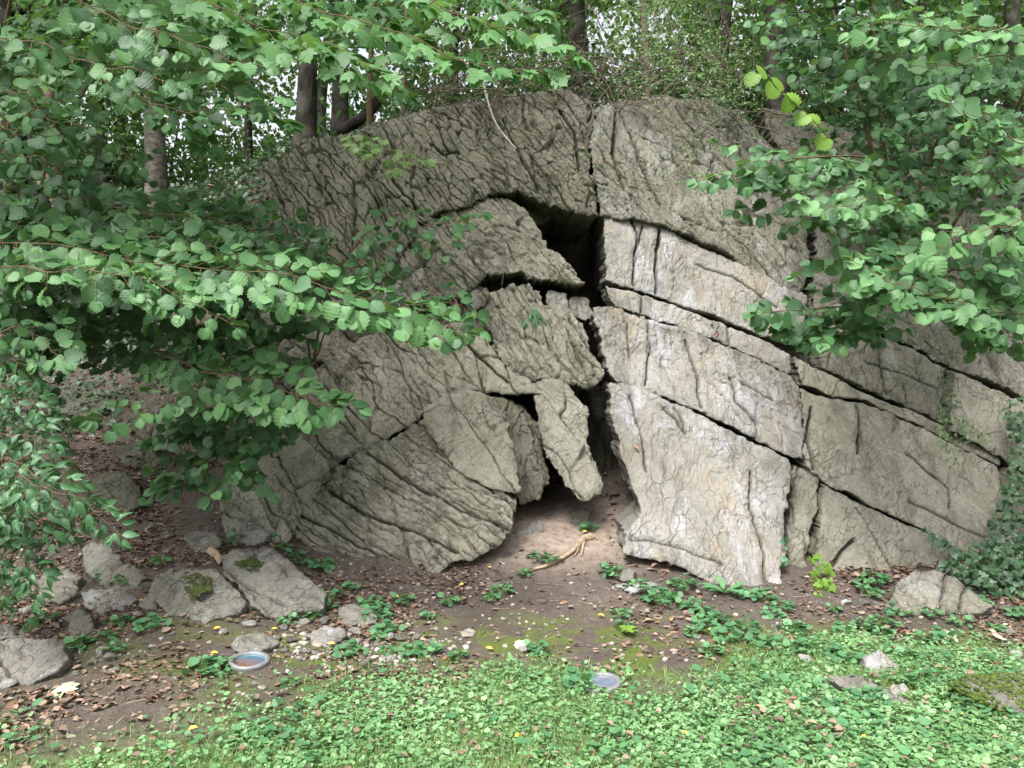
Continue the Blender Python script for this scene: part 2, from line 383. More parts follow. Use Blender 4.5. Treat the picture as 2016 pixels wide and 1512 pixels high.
def slab(name, px, dep, mat, parent, th=.6, res=.0078, ang=-55, A=.34, B=.115, gd=.035, cell=.02, tilt=.022, und=.05, fine=.010,
         rnd=.06, edge=.03, cracks=(), coarse=.5, dens=.55, back=(0, 1, .0), label=None, grow=.006, flake=.009, cw=1.0):
    """one slab of rock: traced outline on its own plane, cracked and weathered front, rough sides running back by th metres"""
    SEED[0] += 13; sd_ = SEED[0]
    pl = plane_from(dep); o, e1, e2, n = pl
    poly = to_plane(px, pl)
    mn = poly.min(0)-.08; mx = poly.max(0)+.08
    ss = np.arange(mn[0], mx[0], res); ts = np.arange(mn[1], mx[1], res)
    Sg, Tg = np.meshgrid(ss, ts)
    wS = Sg+edge*fbm(Sg*7, Tg*7, 4, sd_); wT = Tg+edge*fbm(Sg*7+50, Tg*7, 4, sd_+3)
    wS = wS+.012*fbm(Sg*34, Tg*34, 2, sd_+7); wT = wT+.012*fbm(Sg*34+5, Tg*34, 2, sd_+9)
    # stepped outline: snap the warp to joint blocks
    _, _, cid, _, _ = vor(Sg*9, Tg*9, sd_+71); wS = wS+(cid-.5)*edge*.9
    d = segdist(wS, wT, poly); i0_ = inside(wS, wT, poly); ins = i0_ | (d < grow); d = np.where(i0_, d+grow, grow-d)
    # displacement
    th_ = R(ang); ca, sa = math.cos(th_), math.sin(th_)
    a_ = Sg*ca+Tg*sa; b_ = -Sg*sa+Tg*ca
    a_ = a_+.3*A*fbm(Sg*2.2, Tg*2.2, 3, sd_+1); b_ = b_+.8*B*fbm(Sg*2.6, Tg*2.6, 3, sd_+2)+.22*B*fbm(Sg*16, Tg*16, 3, sd_+4)
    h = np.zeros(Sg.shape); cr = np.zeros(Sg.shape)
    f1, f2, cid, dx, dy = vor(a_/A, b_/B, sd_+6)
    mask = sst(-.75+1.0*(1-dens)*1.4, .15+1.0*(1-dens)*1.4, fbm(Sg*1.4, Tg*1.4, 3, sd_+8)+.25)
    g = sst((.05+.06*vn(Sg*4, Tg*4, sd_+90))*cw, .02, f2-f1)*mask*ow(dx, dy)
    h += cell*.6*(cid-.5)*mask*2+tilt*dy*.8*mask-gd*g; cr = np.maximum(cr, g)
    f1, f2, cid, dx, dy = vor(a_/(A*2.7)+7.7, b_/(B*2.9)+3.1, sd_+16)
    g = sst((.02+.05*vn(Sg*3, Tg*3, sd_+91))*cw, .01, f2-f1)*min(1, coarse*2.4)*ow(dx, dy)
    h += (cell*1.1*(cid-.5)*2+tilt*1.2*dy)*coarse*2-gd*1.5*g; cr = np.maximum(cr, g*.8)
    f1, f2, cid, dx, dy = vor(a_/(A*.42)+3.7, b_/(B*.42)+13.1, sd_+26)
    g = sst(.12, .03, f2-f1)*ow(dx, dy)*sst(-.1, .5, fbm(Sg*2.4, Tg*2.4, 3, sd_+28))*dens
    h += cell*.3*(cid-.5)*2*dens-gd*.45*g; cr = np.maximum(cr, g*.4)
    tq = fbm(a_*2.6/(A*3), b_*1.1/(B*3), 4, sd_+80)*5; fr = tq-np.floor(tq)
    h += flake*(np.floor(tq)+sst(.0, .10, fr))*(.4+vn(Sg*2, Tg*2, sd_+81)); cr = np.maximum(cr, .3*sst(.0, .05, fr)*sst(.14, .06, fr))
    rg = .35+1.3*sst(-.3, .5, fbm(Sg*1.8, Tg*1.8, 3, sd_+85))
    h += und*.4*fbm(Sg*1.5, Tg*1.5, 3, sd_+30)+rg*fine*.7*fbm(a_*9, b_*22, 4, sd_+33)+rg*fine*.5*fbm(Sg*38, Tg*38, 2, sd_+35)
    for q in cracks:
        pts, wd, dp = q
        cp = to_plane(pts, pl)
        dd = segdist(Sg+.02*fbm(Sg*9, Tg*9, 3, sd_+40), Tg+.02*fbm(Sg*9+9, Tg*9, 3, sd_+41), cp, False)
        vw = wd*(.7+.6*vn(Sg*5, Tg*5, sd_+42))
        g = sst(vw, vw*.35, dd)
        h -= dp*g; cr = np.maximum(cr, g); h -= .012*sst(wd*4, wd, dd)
    rnd = rnd*.38; q = np.clip(d/rnd, 0, 1); h -= rnd*.9*(1-np.sqrt(1-(1-q)**2))
    h -= .02*sst(rnd*2.5, 0, d)*(vn(Sg*12, Tg*12, sd_+50))
    # cells wholly inside
    ok = ins[:-1, :-1] & ins[1:, :-1] & ins[:-1, 1:] & ins[1:, 1:]
    W2 = Sg.shape[1]; ii, jj = np.nonzero(ok)
    quads = np.stack([ii*W2+jj, ii*W2+jj+1, (ii+1)*W2+jj+1, (ii+1)*W2+jj], -1)
    used = np.unique(quads); rm = np.full(Sg.size, -1); rm[used] = np.arange(len(used)); quads = rm[quads]
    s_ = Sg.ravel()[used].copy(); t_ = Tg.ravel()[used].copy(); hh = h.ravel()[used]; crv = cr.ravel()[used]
    # boundary edges
    e = np.concatenate([quads[:, [0, 1]], quads[:, [1, 2]], quads[:, [2, 3]], quads[:, [3, 0]]])
    key = np.sort(e, 1); kk = key[:, 0].astype(np.int64)*len(used)+key[:, 1]
    uq, ix, ct = np.unique(kk, return_index=True, return_counts=True)
    be = e[ix[ct == 1]]
    bi = np.unique(be)
    for _ in range(3):
        sm = np.zeros(len(used)); tm = np.zeros(len(used)); c_ = np.zeros(len(used))
        for p_, q_ in ((0, 1), (1, 0)):
            np.add.at(sm, be[:, p_], s_[be[:, q_]]); np.add.at(tm, be[:, p_], t_[be[:, q_]]); np.add.at(c_, be[:, p_], 1)
        s_[bi] = .5*s_[bi]+.5*sm[bi]/c_[bi]; t_[bi] = .5*t_[bi]+.5*tm[bi]/c_[bi]
    V = o+s_[:, None]*e1+t_[:, None]*e2+hh[:, None]*n
    # skirt
    bk = np.array(back, float); bk /= np.linalg.norm(bk)
    rings = [x*th for x in (.04, .10, .18, .28, .42, .6, .8, 1.0)]
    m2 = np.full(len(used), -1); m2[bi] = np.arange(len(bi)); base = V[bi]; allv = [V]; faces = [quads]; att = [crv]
    cen = base.mean(0); prev = bi.copy(); off = len(V); hb = hh[bi]
    for k, r_ in enumerate(rings):
        nb = base+bk*r_
        ph = s_[bi]*5+t_[bi]*4
        ad = fbm(ph+r_*3, t_[bi]*6-r_*11, 4, sd_+60)*.05*min(1, r_/.1)
        rad = base-cen; rad -= bk*(rad@bk)[:, None]; rad /= np.linalg.norm(rad, axis=1)[:, None]+1e-9
        nb = nb+rad*(ad-.05*r_)[:, None]
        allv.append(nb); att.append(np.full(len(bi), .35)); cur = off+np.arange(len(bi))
        pa = prev[m2[be]] if k else be
        faces.append(np.stack([pa[:, 1], pa[:, 0], cur[m2[be[:, 0]]], cur[m2[be[:, 1]]]], -1))
        prev = cur; off += len(bi)
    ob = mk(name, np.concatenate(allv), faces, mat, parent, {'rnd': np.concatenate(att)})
    if label: ob['label'] = label
    return ob
def FY(u, v, off=0):
    k = (u-1150)/650.
    return 5.6+(1150-v)*.0027+k*k*(.35 if u < 1150 else .12)+off
def D3(px, off=0, du=0, dv=0):
    """three depths on the mean face, offset off and tilted by du/dv metres per 100 px"""
    p = np.array(px, float); c = p.mean(0); r = []
    for a, b in ((-150, 120), (150, 120), (0, -150)):
        u, v = c[0]+a, c[1]+b; r.append((u, v, FY(u, v, off)+du*a/100+dv*b/100))
    return r

ROCK = thing('rock_outcrop', P(1100, 1100, 6.2), 'tall tan limestone outcrop of cracked tilted slabs split by a dark central cleft', 'rock outcrop')
def rs(px, mat, off=0, du=0, dv=0, **kw): return slab('rock_slab', px, D3(px, off, du, dv), mat, ROCK, **kw)
# -- backing rock behind the joints
rs([(520, 350), (620, 285), (800, 225), (1000, 195), (1120, 200), (1110, 420), (1000, 470), (1040, 590), (930, 640), (960, 800), (800, 1010), (560, 1010), (470, 930), (330, 800), (300, 640), (380, 560), (560, 520)],
   M_OLIVE, .62, res=.03, th=1.0, fine=.02)
rs([(1215, 210), (1450, 210), (1560, 330), (1700, 440), (2090, 600), (2120, 1120), (1900, 1180), (1560, 1150), (1260, 1010), (1230, 700), (1215, 440)],
   M_GREY, .45, res=.03, th=1.0, fine=.02)
# -- right of the cleft
rs([(1180, 205), (1240, 192), (1300, 190), (1400, 203), (1470, 235), (1530, 300), (1560, 360), (1588, 440), (1594, 500), (1584, 582), (1500, 548), (1440, 505), (1370, 470), (1300, 440), (1240, 428), (1186, 420), (1172, 330), (1160, 270)],
   M_GREY, -.01, .03, -.02, th=1.5, ang=-60, A=.4, B=.08, cw=1.4, gd=.042, cell=.016, tilt=.022, coarse=.35, dens=.55, rnd=.07,
   cracks=[([(1240, 260), (1262, 330), (1300, 400)], .018, .12), ([(1330, 215), (1390, 300), (1420, 380)], .012, .06), ([(1215, 215), (1205, 300), (1230, 370)], .02, .12)])
rs([(1190, 420), (1300, 446), (1440, 512), (1590, 582), (1582, 682), (1500, 660), (1400, 620), (1300, 585), (1192, 552)],
   M_PALE, .06, .0, .01, th=1.5, ang=-88, A=.8, B=.16, gd=.015, cell=.005, tilt=.005, coarse=.08, dens=.15, und=.03, rnd=.03, edge=.014,
   cracks=[([(1243, 432), (1255, 470), (1250, 500), (1248, 560)], .012, .10), ([(1299, 448), (1296, 480), (1290, 510), (1292, 575)], .018, .14), ([(1265, 445), (1256, 480), (1250, 500)], .008, .06), ([(1370, 520), (1440, 545), (1530, 605)], .008, .04)])
rs([(1192, 560), (1215, 568), (1300, 592), (1400, 628), (1500, 668), (1558, 700), (1552, 738), (1490, 705), (1420, 672), (1330, 640), (1270, 622), (1212, 606), (1200, 585)],
   M_PALE, .02, .0, .0, th=.4, ang=-80, A=.3, B=.12, gd=.02, cell=.008, tilt=.008, coarse=.1, dens=.3, und=.02, rnd=.03, edge=.02,
   cracks=[([(1432, 640), (1436, 690)], .010, .08), ([(1262, 585), (1262, 620)], .008, .06)])
rs([(1163, 605), (1215, 607), (1270, 625), (1330, 645), (1400, 668), (1480, 705), (1560, 745), (1578, 770), (1582, 905), (1540, 890), (1470, 852), (1400, 815), (1300, 775), (1212, 748), (1196, 715), (1186, 670)],
   M_PALE, -.12, .02, .0, th=.6, ang=-75, A=.6, B=.12, gd=.025, cell=.010, tilt=.010, coarse=.16, dens=.3, und=.05, rnd=.05, edge=.025,
   cracks=[([(1275, 625), (1280, 690), (1272, 755)], .010, .06), ([(1350, 670), (1372, 740), (1382, 800)], .014, .08), ([(1438, 745), (1450, 790), (1490, 835)], .012, .05), ([(1462, 755), (1520, 790)], .008, .03), ([(1235, 640), (1240, 700)], .008, .04)])
rs([(1198, 758), (1225, 748), (1300, 782), (1400, 826), (1480, 868), (1553, 905), (1550, 1000), (1545, 1090), (1538, 1218), (1465, 1200), (1400, 1150), (1350, 1118), (1232, 1088), (1228, 1046), (1268, 1000), (1240, 955), (1222, 880), (1200, 810)],
   M_PALE, -.16, .0, .0, th=.6, ang=-80, A=.6, B=.13, gd=.02, cell=.007, tilt=.008, coarse=.10, dens=.16, und=.06, rnd=.06, edge=.028,
   cracks=[([(1478, 930), (1475, 1000), (1500, 1060), (1512, 1150)], .012, .06), ([(1330, 800), (1350, 850), (1310, 800)], .010, .04), ([(1240, 780), (1262, 850), (1270, 930)], .012, .06), ([(1240, 1060), (1330, 1075), (1420, 1110)], .01, .02)])
rs([(1562, 912), (1612, 940), (1604, 1000), (1590, 1080), (1602, 1225), (1530, 1210), (1548, 1090)],
   M_TAN, .03, -.12, 0, th=.5, ang=-95, A=.5, B=.12, gd=.03, coarse=.3, dens=.4, und=.03, rnd=.05)
rs([(1622, 952), (1700, 992), (1780, 1032), (1862, 1072), (1896, 1092), (1850, 1125), (1800, 1240), (1620, 1240), (1596, 1200), (1612, 1060)],
   M_TAN, -.02, .02, 0, th=.5, ang=-60, A=.5, B=.14, gd=.02, cell=.006, tilt=.007, coarse=.10, dens=.15, und=.05, rnd=.05,
   cracks=[([(1690, 1000), (1730, 1070), (1760, 1120)], .008, .04), ([(1680, 1060), (1640, 1110), (1632, 1190)], .02, .06)])
rs([(1578, 762), (1640, 785), (1700, 792), (1800, 838), (1900, 885), (1965, 918), (1990, 1000), (1960, 1095), (1900, 1092), (1850, 1064), (1780, 1024), (1700, 984), (1600, 930), (1584, 890)],
   M_TAN, -.05, .0, .0, th=.5, ang=-66, A=.5, B=.13, gd=.022, cell=.008, tilt=.009, coarse=.14, dens=.25, und=.05, rnd=.04,
   cracks=[([(1600, 800), (1590, 860), (1605, 920)], .018, .12), ([(1690, 800), (1694, 860), (1690, 890)], .014, .12), ([(1785, 890), (1830, 930), (1870, 960), (1872, 1000)], .008, .05), ([(1790, 985), (1860, 1020), (1935, 1060)], .009, .05)])
rs([(1562, 700), (1640, 738), (1700, 772), (1790, 805), (1880, 850), (1975, 905), (1968, 916), (1880, 872), (1800, 830), (1700, 786), (1640, 778), (1580, 755)],
   M_TAN, .05, .0, .0, th=.4, ang=-85, A=.3, B=.2, gd=.02, cell=.01, dens=.4, coarse=.2, und=.02, rnd=.025, edge=.015)
rs([(1604, 640), (1660, 640), (1740, 665), (1862, 722), (1860, 832), (1790, 800), (1700, 765), (1620, 722)],
   M_GREY, .10, .02, .02, th=.5, ang=-95, A=.4, B=.14, gd=.025, cell=.008, dens=.25, coarse=.15, und=.04, rnd=.04, edge=.02,
   cracks=[([(1730, 665), (1735, 740), (1745, 775)], .012, .08), ([(1780, 760), (1790, 800)], .009, .06), ([(1700, 712), (1770, 735), (1850, 765)], .006, .04)])
rs([(1880, 728), (1960, 765), (2100, 830), (2110, 980), (1985, 908), (1874, 845)],
   M_TAN, .0, .02, .0, th=.5, ang=-70, A=.4, B=.14, gd=.025, cell=.008, dens=.2, coarse=.15, und=.04, rnd=.05)
rs([(1985, 918), (2110, 990), (2110, 1150), (1940, 1110), (1975, 1010)], M_TAN, .05, .0, .0, th=.5, ang=-60, coarse=.3, dens=.4)
rs([(1606, 430), (1680, 425), (1760, 450), (1900, 540), (2100, 660), (2100, 815), (1960, 755), (1870, 712), (1760, 660), (1660, 628), (1600, 620), (1612, 520)],
   M_GREY, .06, .02, -.02, th=.6, ang=-68, A=.34, B=.085, gd=.035, cell=.018, tilt=.022, coarse=.4, dens=.7, und=.06,
   cracks=[([(1650, 440), (1665, 500), (1700, 560)], .02, .12)])
rs([(1500, 205), (1600, 225), (1760, 300), (2000, 430), (2110, 560), (2110, 660), (1900, 540), (1760, 450), (1610, 430), (1545, 330)],
   M_OLIVE, .55, .02, -.02, th=.6, ang=-60, A=.32, B=.12, gd=.045, cell=.03, tilt=.03, coarse=.5, dens=.7, res=.016)
# -- left of the cleft
rs([(514, 330), (600, 274), (700, 256), (790, 222), (850, 208), (940, 196), (1040, 180), (1110, 172), (1168, 200), (1154, 262), (1162, 330), (1178, 425), (1120, 412), (1060, 392), (1020, 372), (965, 378), (900, 408), (838, 420), (800, 480), (760, 545), (690, 560), (610, 520), (556, 440), (522, 380)],
   M_OLIVE, -.10, .0, -.03, th=1.7, ang=-56, A=.32, B=.08, cw=1.5, gd=.045, cell=.014, tilt=.020, coarse=.42, dens=.9, und=.08, rnd=.07, res=.0068, edge=.035,
   cracks=[([(850, 280), (868, 300), (900, 290)], .022, .08), ([(1100, 210), (1130, 260), (1140, 330)], .018, .1), ([(770, 350), (830, 420)], .012, .06), ([(990, 235), (1020, 300), (1060, 370)], .012, .06)])
rs([(800, 445), (850, 425), (905, 412), (965, 384), (1015, 396), (1050, 428), (1085, 482), (1125, 525), (1150, 553), (1080, 548), (1000, 540), (930, 556), (880, 596), (800, 606), (720, 612), (640, 600), (690, 560), (760, 520)],
   M_TAN, -.02, -.02, -.05, th=1.5, ang=-50, A=.32, B=.075, cw=1.5, flake=.016, gd=.042, cell=.026, tilt=.034, coarse=.5, dens=.75, und=.06, rnd=.08, edge=.03)
rs([(580, 560), (700, 590), (900, 575), (955, 620), (965, 700), (820, 700), (640, 720), (560, 700), (540, 620)],
   M_TAN, .3, .0, .02, th=.5, ang=-30, A=.25, B=.14, gd=.04, cell=.04, tilt=.02, coarse=.6, dens=.6)
rs([(645, 706), (700, 665), (760, 640), (830, 650), (900, 628), (950, 655), (985, 705), (1040, 745), (1062, 770), (1000, 772), (940, 768), (880, 782), (820, 822), (760, 858), (700, 888), (650, 912), (600, 868), (575, 810), (560, 780), (600, 742)],
   M_TAN, -.03, -.02, -.04, th=.6, ang=-54, A=.34, B=.08, cw=1.5, gd=.036, cell=.012, tilt=.018, coarse=.5, dens=.6, und=.07, rnd=.10, edge=.03,
   cracks=[([(880, 640), (940, 700), (1000, 750)], .016, .07), ([(640, 760), (700, 850)], .008, .04)])
rs([(480, 870), (530, 835), (575, 810), (604, 868), (655, 915), (640, 950), (605, 990), (575, 1062), (545, 1085), (500, 1040), (450, 985), (455, 930)],
   M_TAN, -.22, .03, -.03, th=.6, ang=-52, A=.30, B=.10, gd=.03, cell=.018, tilt=.028, coarse=.5, dens=.6, rnd=.08)
rs([(652, 922), (700, 895), (745, 876), (800, 845), (835, 828), (870, 870), (930, 925), (990, 965), (1012, 990), (1004, 1040), (985, 1068), (930, 1098), (885, 1112), (850, 1140), (815, 1162), (740, 1140), (650, 1095), (600, 1075), (550, 1050), (560, 1010), (600, 975)],
   M_TAN, -.16, .0, .0, th=.5, ang=-36, A=.34, B=.072, cw=1.4, gd=.036, flake=.013, cell=.016, tilt=.030, coarse=.34, dens=.85, und=.05, rnd=.05, edge=.035,
   cracks=[([(560, 1000), (640, 1040), (740, 1090), (850, 1140)], .014, .06), ([(640, 960), (720, 1010), (830, 1050), (900, 1090)], .014, .06), ([(720, 890), (820, 960), (920, 1010), (1000, 1040)], .012, .05)])
rs([(832, 800), (880, 775), (925, 766), (962, 780), (992, 815), (1012, 870), (1022, 955), (1012, 975), (960, 958), (905, 928), (868, 880), (836, 840)],
   M_TAN, -.26, .05, .0, th=.4, ang=-52, A=.34, B=.10, cw=1.4, gd=.030, cell=.016, tilt=.022, coarse=.4, dens=.5, und=.05, rnd=.05, edge=.03)
rs([(955, 778), (1000, 782), (1035, 795), (1062, 850), (1088, 940), (1070, 978), (1030, 985), (1005, 965), (985, 880)],
   M_OLIVE, .04, .25, .0, th=.5, ang=-70, A=.3, B=.12, gd=.03, coarse=.4, dens=.5, rnd=.05)
rs([(330, 560), (420, 545), (560, 545), (620, 640), (640, 705), (570, 770), (480, 800), (380, 760), (300, 660)],
   M_OLIVE, .35, .0, .0, th=.6, ang=-45, coarse=.5, dens=.6, res=.014)
rs([(260, 790), (380, 770), (480, 810), (560, 790), (520, 850), (480, 930), (400, 910), (300, 880)],
   M_OLIVE, .25, .0, .05, th=.6, ang=-45, coarse=.5, dens=.6, res=.014)
rs([(1150, 765), (1205, 760), (1215, 830), (1225, 930), (1175, 940), (1150, 850)],
   M_SHADY, 1.05, .0, .0, th=.6, ang=-80, coarse=.4, dens=.5)

# ------------------------------------------------------------------ wedged blocks: each could be lifted out
def block(name, px, off, mat, label, cat='boulder', grp=None, du=0, dv=0, **kw):
    c = np.array(px, float).mean(0)
    t = thing(name, P(c[0], c[1], FY(c[0], c[1], off)), label, cat, grp)
    kw.setdefault('th', .35)
    slab('rock_body', px, D3(px, off, du, dv), mat, t, **kw)
    return t
block('wedged_boulder', [(952, 578), (990, 565), (1030, 560), (1062, 566), (1075, 590), (1136, 618), (1152, 628), (1172, 700), (1188, 746), (1172, 764), (1120, 755), (1060, 752), (1010, 736), (984, 702), (965, 655), (946, 622)],
      -.05, M_TAN, 'large leaning boulder with a grass tuft wedged high in the central cleft', ang=-58, A=.36, B=.07, cw=1.6, flake=.016, gd=.045, cell=.03, tilt=.03, coarse=.6, dens=.8, rnd=.08, th=.6, du=.06, dv=-.02)
block('wedged_boulder', [(1046, 748), (1070, 740), (1098, 744), (1134, 770), (1158, 812), (1157, 860), (1170, 910), (1186, 952), (1180, 978), (1148, 980), (1112, 950), (1082, 900), (1062, 835)],
      -.08, M_TAN, 'long pointed boulder hanging down the cleft above the bare soil', ang=-62, A=.36, B=.08, cw=1.4, flake=.014, gd=.038, cell=.024, tilt=.02, coarse=.5, dens=.6, rnd=.06, th=.35, du=.04)
block('wedged_stone', [(1122, 582), (1160, 585), (1166, 618), (1150, 628), (1122, 618)], .12, M_GREY, 'small squared brownish stone jammed at the top right of the leaning boulder', 'stone', dens=.2, coarse=.1, rnd=.05, res=.009)
block('wedged_stone', [(1078, 570), (1118, 578), (1120, 615), (1095, 606), (1080, 592)], .10, M_PALE, 'small pale stone between the leaning boulder and the squared stone', 'stone', dens=.3, coarse=.2, rnd=.04, res=.009)
block('wedged_stone', [(905, 560), (938, 552), (962, 572), (958, 600), (930, 616), (908, 600), (898, 580)], .10, M_PALE, 'pale angular stone at the left shoulder of the leaning boulder', 'stone', dens=.3, coarse=.3, rnd=.05, res=.009)

LM = [('ground light', 491, 1309), ('mossy boulder', 395, 1165), ('long cracked slab', 540, 1150), ('big flat boulder at the left edge', 60, 1300), ('dark jagged boulder', 215, 1110), ('pale overhanging slab', 210, 1180),
      ('dead root', 1100, 1095), ('half-hidden blue-grey light', 1182, 1348), ('pale bottom slab', 1400, 1130), ('seedling on the slab foot', 1612, 1190), ('boulder beside the ivy', 1845, 1170), ('stone row on the right', 1710, 1330),
      ('left foot of the outcrop', 820, 1165), ('lowest scaly slab', 560, 1050), ('squarish grey stone', 700, 1210), ('yellow-green seedling', 1236, 1255), ('mossy rock at the right edge', 1960, 1370), ('cleft mouth', 1160, 985), ('lone pale wedge stone', 920, 1246)]
def where(u, v):
    n_, a, b = min(LM, key=lambda q: math.hypot(q[1]-u, (q[2]-v)*2.2)); dx = u-a; dy = (v-b)*2.2; d = math.hypot(dx, dy)
    w = ('right of' if dx > 0 else 'left of') if abs(dx) > abs(dy)*1.6 else ('in front of' if dy > 0 else 'behind') if abs(dy) > abs(dx)*1.6 else ('in front and right of' if dy > 0 and dx > 0 else 'in front and left of' if dy > 0 else 'behind and right of' if dx > 0 else 'behind and left of')
    return ('close ' if d < 60 else '' if d < 120 else 'well ')+w+' the '+n_
# ------------------------------------------------------------------ loose stones on the ground
def blob(sx, sy, sz, seed, sub=3, nplanes=12, nz=.05):
    import bmesh
    bm = bmesh.new(); bmesh.ops.create_icosphere(bm, subdivisions=sub, radius=1)
    v = np.array([q.co[:] for q in bm.verts]); f = np.array([[q.index for q in p.verts] for p in bm.faces]); bm.free()
    r = np.random.RandomState(seed)
    for _ in range(nplanes):
        n = r.normal(size=3); n /= np.linalg.norm(n); d = r.uniform(.55, .86)
        k = np.maximum(v@n-d, 0); v = v-k[:, None]*n*.92
    v += (fbm(v[:, 0]*3+seed, v[:, 1]*3+v[:, 2]*2, 4, seed)*nz)[:, None]*v
    return v*np.array([sx, sy, sz]), f
def ground_slab(px, mat, label, rise=.5, th=.25, sink=.03, name='boulder', cat='boulder', grp=None, **kw):
    """flat-topped stone: traced outline, near edge where the ground is, top running back"""
    p = np.array(px, float); vb = p[:, 1].max(); vt = p[:, 1].min(); uc = p[:, 0].mean()
    g = G(uc, vb+2); y0 = g[1]-sink
    hpx = vb-vt; 
    rise = rise*.62
    # choose the plane: nearest edge at y0, slope 'rise' (dz/dy)
    y1 = y0+.4; q0 = P(uc, vb, y0); z1 = q0[2]+rise*.4
    v1 = 756-(z1-1.6)/y1*FP
    t = thing(name, (g[0], g[1], g[2]), label, cat, grp)
    kw.setdefault('ang', -25); kw.setdefault('coarse', .35); kw.setdefault('dens', .4); kw.setdefault('rnd', .05); kw.setdefault('gd', .02); kw.setdefault('cell', .014); kw.setdefault('und', .05); kw.setdefault('res', .009); kw.setdefault('edge', .025)
    slab('stone_body', px, [(uc-100, vb, y0), (uc+100, vb, y0), (uc, v1, y1)], mat, t, th=th, back=(0, .6, -.8), **kw)
    return t
ground_slab([(-40, 1262), (40, 1250), (110, 1248), (133, 1262), (134, 1290), (110, 1325), (60, 1345), (-40, 1350)], M_STONE, 'big flat tan boulder cut by the left edge of the photo', .7)
ground_slab([(-30, 1235), (20, 1224), (56, 1232), (60, 1250), (-30, 1262)], M_STONE, 'grey stone behind the big flat tan boulder at the left edge', .6)
ground_slab([(155, 1165), (175, 1156), (230, 1158), (262, 1172), (264, 1192), (200, 1204), (172, 1192)], M_PALE, 'small pale overhanging slab left of the mossy boulder', .35, .12)
ground_slab([(302, 1180), (340, 1120), (372, 1112), (420, 1118), (455, 1150), (482, 1180), (470, 1205), (430, 1212), (400, 1222), (370, 1212), (320, 1198)], M_STONE, 'rounded grey boulder with a dark moss patch on top', .75, .22, cracks=())
ground_slab([(270, 1190), (300, 1150), (338, 1112), (345, 1140), (310, 1180), (300, 1200)], M_STONE, 'sloping tan stone leaning against the left side of the mossy boulder', .8, .12)
ground_slab([(435, 1098), (470, 1082), (530, 1078), (570, 1100), (640, 1170), (632, 1195), (580, 1205), (545, 1222), (490, 1190), (470, 1150), (440, 1128)], M_STONE, 'long flat cracked slab right of the mossy boulder', .65, .2,
            cracks=[([(440, 1120), (480, 1150), (540, 1180), (570, 1200)], .008, .05)])
ground_slab([(158, 1080), (180, 1060), (215, 1075), (245, 1105), (285, 1130), (270, 1150), (240, 1160), (205, 1150), (165, 1120)], M_GREY, 'dark grey jagged boulder under the tip of the pointed-leaf shrub', .9, .2)
ground_slab([(365, 1060), (385, 1050), (430, 1052), (438, 1075), (410, 1090), (372, 1080)], M_STONE, 'flat grey stone upslope of the long cracked slab', .6, .12)
ground_slab([(178, 950), (200, 930), (250, 930), (275, 960), (282, 990), (250, 1010), (200, 1000)], M_SHADY, 'shaded grey boulder on the bare slope beside the pointed-leaf shrub', 1.0, .25)
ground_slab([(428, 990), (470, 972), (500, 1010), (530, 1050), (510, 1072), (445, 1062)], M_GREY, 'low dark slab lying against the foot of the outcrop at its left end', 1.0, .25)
ground_slab([(225, 880), (260, 868), (300, 880), (330, 910), (290, 925), (240, 915)], M_SHADY, 'half buried slab on the slope below the hazel leaves', .9, .2)
ground_slab([(95, 770), (150, 745), (200, 770), (230, 800), (180, 830), (110, 815)], M_SHADY, 'dim boulder high on the left slope beside leaf litter', 1.0, .25)
ground_slab([(250, 815), (290, 800), (330, 830), (325, 870), (290, 872), (262, 850)], M_SHADY, 'upright shaded rock in the gap left of the hazel spray', 1.4, .25)
ground_slab([(200, 745), (250, 735), (275, 755), (255, 775), (215, 770)], M_SHADY, 'small rock ledge above the strip of brown leaf litter', 1.0, .2)
ground_slab([(60, 1148), (110, 1112), (160, 1130), (150, 1170), (120, 1190), (70, 1180)], M_GREY, 'broken grey rock under the left pointed-leaf shrub', .8, .2)
ground_slab([(120, 1210), (165, 1195), (180, 1215), (180, 1245), (135, 1250)], M_STONE, 'blocky stone beside the small weeds at the left', .9, .15)
ground_slab([(452, 1265), (470, 1250), (530, 1240), (551, 1258), (530, 1275), (500, 1288), (460, 1280)], M_STONE, 'flat pointed stone just behind the round ground light', .45, .08)
ground_slab([(658, 1195), (690, 1185), (738, 1195), (740, 1225), (705, 1232), (668, 1232)], M_STONE, 'squarish grey stone among weeds below the outcrop', .6, .12)
ground_slab([(606, 1255), (640, 1240), (682, 1238), (688, 1252), (650, 1270), (612, 1270)], M_PALE, 'long pale flat stone right of the ground light', .3, .06)
ground_slab([(902, 1242), (925, 1236), (940, 1240), (935, 1252), (912, 1256)], M_PALE, 'small pale wedge stone alone on the bare soil', .3, .05, name='stone', cat='stone')
ground_slab([(955, 1140), (1000, 1138), (1015, 1148), (1010, 1162), (965, 1160)], M_STONE, 'flat brown stone half sunk below the dead root', .4, .06)
ground_slab([(990, 1055), (1040, 1030), (1065, 1025), (1068, 1040), (1010, 1062)], M_PALE, 'smooth pale ledge of stone in the dry soil at the cleft mouth', .5, .08)
ground_slab([(1125, 1010), (1145, 1000), (1160, 1010), (1158, 1028), (1130, 1030)], M_STONE, 'round stone under the tip of the hanging boulder', .8, .1)
ground_slab([(1215, 1150), (1250, 1143), (1295, 1148), (1300, 1165), (1240, 1168)], M_PALE, 'pale flat stone behind the weeds below the right slabs', .35, .06)
ground_slab([(1218, 1125), (1240, 1118), (1250, 1130), (1245, 1145), (1222, 1142)], M_STONE, 'small round stone below the right slabs', .7, .08)
